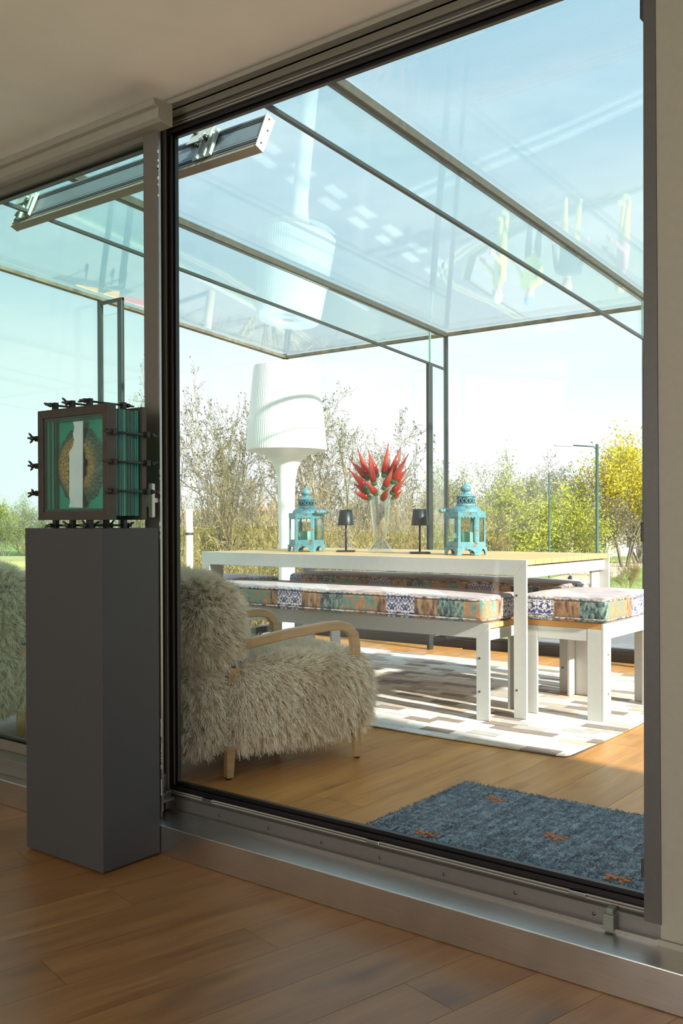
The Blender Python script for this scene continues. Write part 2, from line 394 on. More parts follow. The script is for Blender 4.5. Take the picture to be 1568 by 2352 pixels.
MB().box(-4.4, -2.392, YW, 2.085, 2.150, 2.23).build('top_rail', M['frame_taupe'], win, bevel=.002)
MB().box(-4.4, -2.392, 2.08, 2.105, 2.140, 2.165).build('top_gasket', M['rubber'], win)
MB().box(-4.4, -2.392, 2.098, 2.104, .085, 2.16).build('glass_pane', M['side_glass'], win)
prof = [(2.06, 2.235), (1.985, 2.235), (1.98, 2.223), (1.986, 2.212), (2.0, 2.206), (1.998, 2.178), (2.012, 2.168), (2.06, 2.165)]
MB().prism(prof, 'x', -4.4, -2.262).build('crown_moulding', M['trim'], win, bevel=.002)
# window handle seen beside the sculpture
hd = MB().box(-.0085, .0085, -.030, -.016, -.054, .054).build('window_handle', M['lampwhite'], win, (-2.331, YW, .992), bevel=.003)
MB().box(-2.372, -2.350, YW - .012, YW, .972, 1.010).box(-2.360, -2.325, YW - .02, YW - .0, .985, 1.0).build('handle_plate', M['lampwhite'], win, bevel=.003)

# ------------------------------------------------------------------ conservatory shell
deck = struct('floor_conservatory')
MB().box(-5.25, .95, 2.18, 6.05, -.3, -.02).build('subfloor', M['black'], deck)
opw, opl = .2103, 1.86
om = MB().box(-opw / 2 + .0007, opw / 2 - .0007, -opl / 2 + .0008, opl / 2 - .0008, -.016, 0).mesh('oak_plank'); om.materials.append(M['oak'])
offs = [0, .95, .36, 1.35, .62, 1.6, .15, 1.1]
# the butt joint the photo shows: x between -2.05 and -1.84, y of the joint
for i in range(-16, 16):
    x = -2.0515 + .105 + i * opw
    if not (-5.3 < x < 1.0): continue
    st = 2.48 if i == 0 else 2.2 + offs[(i * 5 + 3) % 8]
    for j in range(-2, 4):
        y = st + j * opl + opl / 2; a, b = max(y - opl / 2, 2.185), min(y + opl / 2, 5.96)
        if b - a < .1: continue
        if abs(b - a - opl) < .002: me = om
        else:
            me = MB().box(-opw / 2 + .0007, opw / 2 - .0007, a - y + .0008, b - y - .0008, -.016, 0).mesh('oak_plank'); me.materials.append(M['oak'])
        o = bpy.data.objects.new('oak_plank', me); o.location = (x, y, 0); link(o, deck)

shell = struct('window_2')     # the glass box: rear wall, end wall, right wall
TH = .02
for a, b in ((CX0, CX1), (CX1, CX2), (CX2, CX3), (CX3, CX4)):
    m = MB(); m.prism([(a + .008, .10), (b - .008, .10), (b - .008, roof_z(CYB) - .01), (a + .008, roof_z(CYB) - .01)], 'y', CYB + .02, CYB + .028)
    m.build('rear_glass_pane', M['wall_glass'], shell)
for a, b in ((2.30, 4.10), (4.10, CYB)):
    MB().prism([(a + .008, .10), (b - .008, .10), (b - .008, roof_z(b) - .01), (a + .008, roof_z(a) - .01)], 'x', CX0 - .028, CX0 - .02).build('end_glass_pane', M['wall_glass'], shell)
MB().prism([(3.14, .10), (CYB, .10), (CYB, roof_z(CYB) - .01), (3.14, roof_z(3.14) - .01)], 'x', CX4 + .02, CX4 + .028).build('end_glass_pane', M['wall_glass'], shell)
for x in (CX0, CX1, CX2, CX3, CX4):
    MB().box(x - .012, x + .012, CYB + .004, CYB + .03, .06, roof_z(CYB)).build('rear_joint_post', M['steel_fin'], shell)
MB().box(CX0 - .012, CX0 + .012, CYB - .016, CYB + .012, .1, 2.3).build('corner_post', M['frame_dark'], shell)
MB().box(CX0 - .02, CX0 + .012, 4.088, 4.112, .06, roof_z(4.1)).build('end_joint_post', M['steel_fin'], shell)
MB().box(CX0 - .06, CX4, CYB + .0, CYB + .07, -.02, .06).build('rear_base_rail', M['bronze'], shell, bevel=.004)
MB().box(CX0 - .06, CX4, CYB + .02, CYB + .06, .06, .085).build('rear_base_bead', M['frame_dark'], shell, bevel=.003)
MB().box(CX0 - .07, CX0 + .0, 2.3, CYB + .07, -.02, .07).build('end_base_rail', M['bronze'], shell, bevel=.004)
MB().box(CX4, CX4 + .07, 3.14, CYB + .07, -.02, .07).build('end_base_rail', M['bronze'], shell, bevel=.004)
for n, fin in (('rear', 0),):
    MB().box(CX0 - .03, CX4, CYB - .012, CYB + .03, roof_z(CYB) - .008, roof_z(CYB) + .012).build('rear_eave_seal', M['eave'], shell)
m = MB(); m.prism([(2.3, roof_z(2.3) - .008), (CYB + .03, roof_z(CYB) - .010), (CYB + .03, roof_z(CYB) + .012), (2.3, roof_z(2.3) + .012)], 'x', CX0 - .03, CX0 + .014); m.build('end_eave_seal', M['eave'], shell)

roof = struct('glass_roof')
for a, b in ((CX0, CX1), (CX1, CX2), (CX2, CX3), (CX3, CX4)):
    MB().prism([(2.24, roof_z(2.24) + .014), (CYB + .04, roof_z(CYB + .04) + .014), (CYB + .04, roof_z(CYB + .04) + .036), (2.24, roof_z(2.24) + .036)], 'x', a + .006, b - .006).build('roof_glass_pane', M['roof_glass'], roof)
for x in (CX1, CX2, CX3):
    MB().prism([(2.22, roof_z(2.22) - .022), (CYB + .01, roof_z(CYB) - .016), (CYB + .01, roof_z(CYB) + .016), (2.22, roof_z(2.22) + .016)], 'x', x - .021, x + .021).build('glazing_bar', M['beam'], roof, bevel=.003)
    fn = struct('glass_fin')
    MB().prism([(2.30, roof_z(2.3) - .02), (2.30, fin_z(2.3)), (5.775, fin_z(5.775)), (5.775, roof_z(5.775) - .02)], 'x', x - .008, x + .008).build('roof_fin_pane', M['fin_glass'], fn)
    MB().prism([(2.30, fin_z(2.3) + .008), (2.30, fin_z(2.3) - .006), (5.975, fin_z(5.975) - .006), (5.975, fin_z(5.975) + .008)], 'x', x - .009, x + .009).build('fin_edge_bar', M['steel_fin'], fn)
    MB().box(x - .008, x + .008, 5.785, 5.975, .09, roof_z(5.975) - .02).build('wall_fin_pane', M['fin_glass'], fn)
    yb_ = 5.748 if x != CX2 else 5.806
    MB().box(x - .012, x + .012, yb_, yb_ + .052, .0, fin_z(5.77) - .004).build('fin_inner_bar', M['steel_fin'], fn, bevel=.003)
    MB().box(x - .007, x + .007, 5.778, 5.785, fin_z(5.77), roof_z(5.77) - .022).build('fin_joint', M['glass_edge'], fn)
fn = struct('glass_fin')      # the fin at the joint of the end wall
MB().box(CX0 + .02, CX0 + .205, 4.092, 4.108, .09, 2.30).build('wall_fin_pane', M['fin_glass'], fn)
MB().box(CX0 + .185, CX0 + .23, 4.088, 4.112, .0, 2.395).build('fin_inner_bar', M['steel_fin'], fn, bevel=.003)
MB().box(CX0 + .012, CX0 + .23, 4.090, 4.110, 2.375, 2.395).build('fin_top_bar', M['steel_fin'], fn)

# ------------------------------------------------------------------ furniture: table, benches, stools
def plate(x0, x1, y0, y1, z0, z1, mat, name, parent, bevel=.003): return MB().box(x0, x1, y0, y1, z0, z1).build(name, mat, parent, bevel=bevel)
def frame_table(name, label, cat, X0, X1, Y0, Y1, H, zb, lw=.068, rail=.072, slats=9, along='x', group=None, flange=.085, t=.013):
    """metal frame with flat mitred legs in the two long faces, timber slats between"""
    cx, cy = (X0 + X1) / 2, (Y0 + Y1) / 2
    root = thing(name, label, cat, (cx, cy, zb), 0, group)
    hx, hy = (X1 - X0) / 2, (Y1 - Y0) / 2; Hh = H - zb; P = M['white_frame']
    for s in (-1, 1):
        y0, y1 = (-hy, -hy + t) if s < 0 else (hy - t, hy)
        fy0, fy1 = (-hy + t, -hy + t + flange) if s < 0 else (hy - t - flange, hy - t)
        MB().prism([(-hx, Hh), (hx, Hh), (hx - lw, Hh - rail), (-hx + lw, Hh - rail)], 'y', y0, y1).build('rail', P, root, bevel=.002)
        for q in (-1, 1):
            leg = MB().prism([(q * hx, Hh), (q * (hx - lw), Hh - rail), (q * (hx - lw), 0), (q * hx, 0)], 'y', y0, y1)
            xi = q * (hx - lw); leg.box(min(xi, xi + q * t), max(xi, xi + q * t), fy0, fy1, 0, Hh - rail - .004)
            lg = leg.build('leg', P, root, bevel=.002)
            if s < 0:
                for zz in (.13, Hh - rail - .09):
                    o = MB().lathe([(0, 0), (.0055, 0), (.0055, .002), (0, .002)], 12).build('screw', M['screw'], lg, (q * (hx - .05 if q > 0 else hx - .03), -hy + .0005, zz)); o.rotation_euler = (math.radians(90), 0, 0)
    for q in (-1, 1): MB().box(q * (hx - .03) - .006, q * (hx - .03) + .006, -hy + t, hy - t, Hh - rail - .012, Hh - .032).build('end_rail', P, root, bevel=.001)
    n = slats; wd = (2 * hy - 2 * t - .004) / n
    for i in range(n):
        y = -hy + t + .002 + i * wd
        o = MB().box(-hx + .004, hx - .004, -wd / 2 + .0025, wd / 2 - .0025, -.024, 0).build('slat', M['teak'], root, (0, y + wd / 2, Hh - .001), bevel=.0015)
    return root
ZR = .01
frame_table('dining_table', 'long pale grey metal outdoor dining table with slatted timber top on the patchwork rug', 'table', -4.126, -2.01, 3.97, 4.945, .742, ZR, lw=.066, rail=.075, slats=11, flange=.10)
frame_table('bench', 'pale grey metal bench with patterned cushion in front of the table, nearest the doors', 'bench', -4.05, -2.13, 3.838, 4.24, .455, ZR, slats=4)
frame_table('bench.001', 'pale grey metal bench on the far side of the table against the rear glass', 'bench', -4.05, -2.13, 4.72, 5.12, .455, ZR, slats=4)
def stool(name, label, X0, X1, Y0, Y1, H=.455):
    cx, cy = (X0 + X1) / 2, (Y0 + Y1) / 2; root = thing(name, label, 'stool', (cx, cy, ZR)); P = M['white_frame']
    hx, hy = (X1 - X0) / 2, (Y1 - Y0) / 2; Hh = H - ZR; t = .013; lw = .085
    for q in (-1, 1):
        x0, x1 = (-hx, -hx + t) if q < 0 else (hx - t, hx)
        MB().prism([(-hy, Hh), (hy, Hh), (hy - lw, Hh - .075), (-hy + lw, Hh - .075)], 'x', x0, x1).build('rail', P, root, bevel=.002)
        for s in (-1, 1):
            leg = MB().prism([(s * hy, Hh), (s * (hy - lw), Hh - .075), (s * (hy - lw), 0), (s * hy, 0)], 'x', x0, x1)
            a, b = (-hx + t, -hx + t + .066) if q < 0 else (hx - t - .066, hx - t)
            c, d = (-hy, -hy + t) if s < 0 else (hy - t, hy)
            leg.box(a, b, c, d, 0, Hh - .028); lg = leg.build('leg', P, root, bevel=.002)
            for zz in (.12, .30):
                o = MB().lathe([(0, 0), (.005, 0), (.005, .002), (0, .002)], 12).build('screw', M['screw'], lg, (q * (hx - .0005 if q > 0 else hx), s * (hy - .05), zz)); o.rotation_euler = (0, math.radians(90), 0)
    for s in (-1, 1):
        c, d = (-hy + .001, -hy + t - .001) if s < 0 else (hy - t + .001, hy - .001)
        MB().prism([(-hx + .08, Hh - .028), (hx - .08, Hh - .028), (hx - .08, Hh - .085), (-hx + .08, Hh - .085)], 'y', c, d).build('end_rail', P, root, bevel=.001)
    wd = (2 * hy + .004) / 6
    for i in range(6): MB().box(-hx + t, hx - t, -wd / 2 + .0025, wd / 2 - .0025, -.026, 0).build('slat', M['teaky'], root, (0, -hy - .002 + (i + .5) * wd, Hh - .001), bevel=.0015)
    return root
M['teaky'] = wood('teak_slats_lengthwise', (.50, .22, .045), (.70, .36, .09), 0, 1.2, .5, .2, knots=False)
stool('end_stool', 'pale grey metal end stool with square patterned cushion beside the right table leg', -2.115, -1.708, 4.13, 4.72)
stool('end_stool.001', 'pale grey metal end stool at the far table end near the white floor lamp', -4.56, -4.155, 4.13, 4.72)

# ------------------------------------------------------------------ cushions
def cushion_mat():
    m = NM('patchwork_print'); oc = m.coord(); sp = m.n('SeparateXYZ'); m.set(sp.inputs[0], oc)
    u = m.math('ADD', sp.outputs[0], m.math('MULTIPLY', sp.outputs[1], .93))
    fr = m.math('FRACT', m.math('DIVIDE', m.math('ADD', u, 4.0), .70))
    z = sp.outputs[2]
    # mirrored coordinates give the damask figure
    pp = m.math('PINGPONG', m.math('ADD', u, 4.0), .0385)
    cv = m.n('CombineXYZ'); m.set(cv.inputs[0], pp); m.set(cv.inputs[1], z); m.set(cv.inputs[2], m.math('MULTIPLY', sp.outputs[1], .3))
    dn = m.n('TexNoise'); m.set(dn.inputs['Vector'], cv); dn.inputs['Scale'].default_value = 52; dn.inputs['Detail'].default_value = 1.6; dn.inputs['Distortion'].default_value = 2.4
    dam = m.ramp(dn.outputs[0], [(.485, (.80, .73, .66)), (.515, (.035, .05, .20))])
    n1 = m.noise(m.mapping(oc, (26, 26, 14)), 1.4, 6, .65)
    ochre = m.ramp(n1, [(.34, (.06, .20, .20)), (.45, (.17, .26, .21)), (.52, (.36, .16, .07)), (.62, (.50, .28, .12)), (.72, (.22, .09, .05))])
    teal = m.ramp(m.noise(m.mapping(oc, (70, 70, 30)), 1.2, 4, .6), [(.40, (.035, .025, .03)), (.5, (.07, .19, .18)), (.6, (.26, .31, .26))])
    brown = m.ramp(m.noise(m.mapping(oc, (40, 40, 12)), 1.3, 5, .6), [(.36, (.06, .03, .03)), (.5, (.30, .15, .07)), (.66, (.44, .31, .18))])
    def step(v): return m.math('GREATER_THAN', fr, v)
    side = m.mix(step(.235), dam, brown); side = m.mix(step(.42), side, teal); side = m.mix(step(.62), side, ochre); side = m.mix(step(.92), side, brown)
    # paler print on the top
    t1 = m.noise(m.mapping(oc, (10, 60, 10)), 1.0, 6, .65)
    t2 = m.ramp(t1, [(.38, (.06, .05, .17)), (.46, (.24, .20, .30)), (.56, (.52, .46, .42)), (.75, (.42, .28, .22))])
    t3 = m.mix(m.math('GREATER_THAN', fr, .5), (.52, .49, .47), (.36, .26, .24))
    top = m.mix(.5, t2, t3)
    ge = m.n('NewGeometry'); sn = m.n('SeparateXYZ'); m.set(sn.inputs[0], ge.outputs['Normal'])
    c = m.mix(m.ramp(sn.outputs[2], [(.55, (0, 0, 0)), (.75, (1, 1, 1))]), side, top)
    return m.finish(c, .85, 0, m.bump(m.noise(oc, 320, 2), .25, .002), Sheen__Weight=.2)
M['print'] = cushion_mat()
M['piping'] = NM('dark_cushion_piping'); mm = M['piping']; M['piping'] = mm.finish(mm.ramp(mm.noise(mm.coord(), 60, 3), [(.4, (.05, .055, .10)), (.6, (.50, .46, .42))]), .8)
def cushion(name, label, X0, X1, Y0, Y1, z0, z1, puff=.012, wob=.004, tilt=0):
    hx, hy, hz = (X1 - X0) / 2, (Y1 - Y0) / 2, (z1 - z0) / 2
    o0 = thing(name, label, 'cushion', ((X0 + X1) / 2, (Y0 + Y1) / 2, z0))
    V, Fq = rounded_box(hx, hy, hz, .028, 4, 14, puff)
    seed = X0 * 3 + Y0
    def wv(p):
        n = mnoise.noise(Vector((p[0] * 4 + seed, p[1] * 4, seed)))
        return (p[0], p[1] + n * wob * .6, p[2] + hz + wob * n * (1 if p[2] > 0 else .25) )
    o = bpy.data.objects.new('cover', np_mesh('cover', [wv(v) for v in V], Fq, [M['print']], smooth=True)); link(o, o0)
    def loop(zz, inset, r):
        pts = []; cr = .04
        for cx, cy, a0 in ((hx - cr, hy - cr, 0), (-hx + cr, hy - cr, 90), (-hx + cr, -hy + cr, 180), (hx - cr, -hy + cr, 270)):
            for a in range(0, 91, 18):
                t = math.radians(a0 + a); pts.append((cx + (cr - inset) * math.cos(t), cy + (cr - inset) * math.sin(t)))
        full = []
        for i in range(len(pts)):
            p, q = pts[i], pts[(i + 1) % len(pts)]; L = math.hypot(q[0] - p[0], q[1] - p[1]); k = max(1, int(L / .05))
            for j in range(k): full.append((p[0] + (q[0] - p[0]) * j / k, p[1] + (q[1] - p[1]) * j / k, zz))
        full.append(full[0]); full = [wv((p[0], p[1], p[2])) for p in full]
        return MB().tube(full, r, 6, cap=False).build('piping', M['piping'], o0)
    loop(hz - .012, .003, .0048); loop(-hz + .012, .003, .0048)
    return o0
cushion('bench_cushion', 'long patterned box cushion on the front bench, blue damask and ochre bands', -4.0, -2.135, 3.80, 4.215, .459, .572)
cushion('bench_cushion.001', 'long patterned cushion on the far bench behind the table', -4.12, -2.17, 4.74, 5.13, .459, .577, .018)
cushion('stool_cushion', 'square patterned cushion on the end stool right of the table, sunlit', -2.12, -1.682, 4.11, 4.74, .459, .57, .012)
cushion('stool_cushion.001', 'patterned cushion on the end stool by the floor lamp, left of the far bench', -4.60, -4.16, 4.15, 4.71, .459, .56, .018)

# ------------------------------------------------------------------ patchwork hide rug (each patch a piece) and blue mat
def hide(name, c, var=.22):
    m = NM(name); oi = m.n('ObjectInfo'); oc = m.coord()
    va = m.n('VectorMath', _operation='ADD'); m.set(va.inputs[0], oc); cb = m.n('CombineXYZ'); m.set(cb.inputs[0], m.math('MULTIPLY', oi.outputs['Random'], 40.)); m.set(va.inputs[1], cb)
    n = m.noise(m.mapping(va.outputs[0], (14, 40, 14)), 1.6, 5, .6)
    col = m.ramp(n, [(.3, tuple(x * (1 - var) for x in c)), (.7, tuple(min(.86, x * (1 + var)) for x in c))])
    return m.finish(col, .7, 0, m.bump(m.noise(va.outputs[0], 400, 2), .2, .001), Sheen__Weight=.15)
HC = [hide('hide_white', (.74, .72, .68), .06), hide('hide_cream', (.68, .63, .55), .10), hide('hide_tan', (.52, .42, .31), .16), hide('hide_grey', (.42, .39, .35), .2), hide('hide_brown', (.20, .14, .10), .3)]
RX0, RX1, RY0, RY1 = -4.66, -1.575, 3.455, 5.50
rug = thing('patchwork_rug', 'patchwork cowhide rug of white, tan and brown oblongs under the table', 'rug', ((RX0 + RX1) / 2, (RY0 + RY1) / 2, 0))
rcx, rcy = (RX0 + RX1) / 2, (RY0 + RY1) / 2
def rug_edge(x, y):   # slightly wavy hand-cut outline and a soft ripple
    return Vector((x + .008 * math.sin(y * 5.1) * (1 if x > -2 else .4), y + .006 * math.sin(x * 4.3 + 1), 0))
tl, tw = .152, .0683
cells = []; nj = int(round((RY1 - RY0) / tw))
for j in range(nj):
    x = RX0 - (j % 2) * tl / 2 * 1.0 - (j % 4 > 1) * .03
    while x < RX1 - .001:
        a, b = max(x, RX0), min(x + tl, RX1)
        if b - a > .012: cells.append((a, b, RY0 + j * tw, RY0 + (j + 1) * tw))
        x += tl
def cell_rank(c):
    p = ((c[0] + c[1]) / 2, (c[2] + c[3]) / 2); D = p[0] * fwd0[0] + p[1] * fwd0[1]; l = (p[0] * rgt0[0] + p[1] * rgt0[1]) / D * F_PX + 784
    y = 1192 + EYE * F_PX / D
    hid = l < 800 or l > 1490 or y < 1480
    return D + (100 if hid else 0)
cells.sort(key=cell_rank)
rr = random.Random(11)
MBs = {}
base = MB()
corner = .05
ol = [(RX0, RY0), (RX1 - corner, RY0), (RX1 - .015, RY0 + .015), (RX1, RY0 + corner), (RX1, RY1), (RX0, RY1)]
base.prism([(a - rcx, b - rcy) for a, b in ol], 'z', 0.0005, .0045)
base.build('rug_backing', paint('rug_backing', (.05, .04, .035), .8), rug)
for i, (a, b, c, d) in enumerate(cells):
    q = rr.random(); mi = 0 if q < .42 else 1 if q < .62 else 2 if q < .76 else 3 if q < .88 else 4
    g = .0012; zt = .0085 + rr.uniform(-.0008, .0012)
    P = [(a + g, c + g), (b - g, c + g), (b - g, d - g), (a + g, d - g)]
    if b > RX1 - .002 and c < RY0 + .002: P = [(a + g, c + g), (b - .04, c + g), (b - .012, c + .012), (b - g, c + .04), (b - g, d - g), (a + g, d - g)]
    ccx, ccy = (a + b) / 2, (c + d) / 2
    P = [rug_edge(*p) for p in P]
    if i < 296:
        MB().prism([(p.x - ccx, p.y - ccy) for p in P], 'z', .004, zt).build('hide_patch', HC[mi], rug, (ccx - rcx, ccy - rcy, 0))
    else:
        MBs.setdefault(mi, MB()).prism([(p.x - rcx, p.y - rcy) for p in P], 'z', .004, zt)
for mi, mb in MBs.items(): tag(mb.build('far_hide_patches', HC[mi], rug), kind='stuff')

def mat_mat():
    m = NM('blue_wool_pile'); oc = m.coord()
    n1 = m.noise(m.mapping(oc, (120, 22, 60)), 1.0, 3, .6); n2 = m.noise(m.mapping(oc, (34, 2.2, 3)), 1.5, 3, .5)
    f = m.math('ADD', m.math('MULTIPLY', n1, .45), m.math('MULTIPLY', n2, .6))
    c = m.ramp(f, [(.36, (.05, .085, .115)), (.52, (.13, .21, .27)), (.70, (.27, .38, .45))])
    return m.finish(c, .95, 0, m.bump(n1, 1.0, .012), Sheen__Weight=.3)
M['matwool'] = mat_mat(); M['motif'] = paint('orange_wool', (.55, .16, .025), .95, var=.3, scale=200, bump=.5)
mat = thing('wool_mat', 'blue grey wool mat with small orange animal motifs inside the glass door', 'rug', (-1.18, 2.55, 0))
mx0, mx1, my0, my1 = -1.705, -.66, 2.235, 2.902
nx, ny = 105, 68; gx, gy = np.meshgrid(np.linspace(mx0, mx1, nx), np.linspace(my0, my1, ny), indexing='ij')
gz = np.array([[.013 + .004 * mnoise.noise(Vector((a * 26, b * 60, 0))) for b in gy[0]] for a in gx[:, 0]])
gz[0, :] = gz[-1, :] = .001; gz[:, 0] = gz[:, -1] = .001
jx = np.array([[.004 * mnoise.noise(Vector((a * 3, b * 30, 5))) for b in gy[0]] for a in gx[:, 0]]); jy = np.array([[.004 * mnoise.noise(Vector((a * 40, b * 3, 9))) for b in gy[0]] for a in gx[:, 0]])
V = np.stack([gx + jx + 1.18, gy + jy - 2.55, gz], -1).reshape(-1, 3); I = np.arange(nx * ny).reshape(nx, ny)
Fq = np.stack([I[:-1, :-1], I[1:, :-1], I[1:, 1:], I[:-1, 1:]], -1).reshape(-1, 4)
mo = bpy.data.objects.new('pile_surface', np_mesh('pile_surface', V, Fq, [M['matwool']], smooth=True)); link(mo, mat)
def strands(name, roots, dirs, L, mat, parent, npt=4, r0=.001, droop=.3, rad_tip=.3, curl=None):
    """hair strands as one curves object; roots, dirs (N,3), L (N,)"""
    N = len(roots); cu = bpy.data.hair_curves.new(name); cu.add_curves([npt] * N)
    t = np.linspace(0, 1, npt)[None, :, None]
    P = roots[:, None, :] + dirs[:, None, :] * L[:, None, None] * t
    P = P + np.array([0, 0, -1.])[None, None, :] * (L[:, None, None] * droop * t ** 2)
    if curl is not None: P = P + curl[:, None, :] * L[:, None, None] * t ** 2
    cu.points.foreach_set('position', P.astype(np.float32).ravel())
    ra = np.broadcast_to(r0 * (1 - (1 - rad_tip) * np.linspace(0, 1, npt))[None, :], (N, npt)).astype(np.float32)
    at_ = cu.attributes.get('radius') or cu.attributes.new('radius', 'FLOAT', 'POINT'); at_.data.foreach_set('value', ra.ravel())
    cu.materials.append(mat); o = bpy.data.objects.new(name, cu); link(o, parent); return tag(o, kind='stuff')
n = 26000; R = np.stack([rng.uniform(mx0, mx1, n) + 1.18, rng.uniform(my0, my1, n) - 2.55, np.full(n, .010)], -1)
d = rng.normal(0, .45, (n, 3)); d[:, 2] = .8; d[:, 0] -= .5; d /= np.linalg.norm(d, axis=1)[:, None]
strands('wool_tufts', R, d, rng.uniform(.006, .013, n), M['matwool'], mat, 3, .0016, .2, .5)
SH = {'a': [(0, 0, 5, 1), (5, -1, 2, 1), (0, -2, 1, 2), (4, -3, 1, 2), (-1, 1, 2, 1), (2, -1, 1, 1), (6, 1, 1, 1)]}
for i, (px_, py_) in enumerate(((1135, 1835), (973, 1915), (1271, 1922), (1412, 2018))):
    p = pz(px_, py_, .014); m = MB()
    for (a, b, ww_, hh_) in SH['a']:
        s = .0085; m.box((a - 2.5) * s, (a - 2.5 + ww_) * s, b * s * 1.15, (b + hh_) * s * 1.15, .004, .0165)
    m.build('animal_motif', M['motif'], mat, (p.x + 1.18, p.y - 2.55, 0), rz=math.radians((-8, 4, -3, 10)[i]))

# ------------------------------------------------------------------ big white floor lamp
def fluted(profile, nf, depth, z_from, n=None):
    """lathe with fine vertical flutes above z_from"""
    n = n or nf * 3; v = []; f = []
    for r, z, fl in profile:
        for k in range(n):
            a = 2 * math.pi * k / n; rr_ = r + (depth if (k % 3 == 0 and fl) else 0); v.append((rr_ * math.cos(a), rr_ * math.sin(a), z))
    for i in range(len(profile) - 1):
        for k in range(n): f.append((i * n + k, i * n + (k + 1) % n, (i + 1) * n + (k + 1) % n, (i + 1) * n + k))
    return v, f
LX, LY = -4.905, 5.63
lamp = thing('floor_lamp', 'oversized white floor lamp with fluted drum shade in the rear corner', 'lamp', (LX, LY, 0))
v, f = fluted([(.312, 1.468, 1), (.316, 1.48, 1), (.285, 1.80, 1), (.256, 2.085, 1), (.249, 2.118, 1)], 96, -.0035, 0)
MB().add(v, f, True).build('lamp_shade', M['lampwhite'], lamp)
MB().lathe([(.2495, 2.117), (.242, 2.13), (.225, 2.138), (.055, 2.140), (.052, 2.13)], 64).build('shade_top', M['lampwhite'], lamp)
MB().lathe([(.312, 1.469), (.300, 1.462), (.22, 1.447), (.16, 1.425), (.12, 1.385), (.09, 1.33), (.073, 1.25), (.066, 1.15), (.0635, .9), (.0625, .3), (.065, .06)], 64).build('stem', M['lampwhite'], lamp)
MB().lathe([(.064, .062), (.10, .05), (.195, .038), (.21, .028), (.214, .0), (0, 0)], 64).build('foot', M['lampwhite'], lamp)

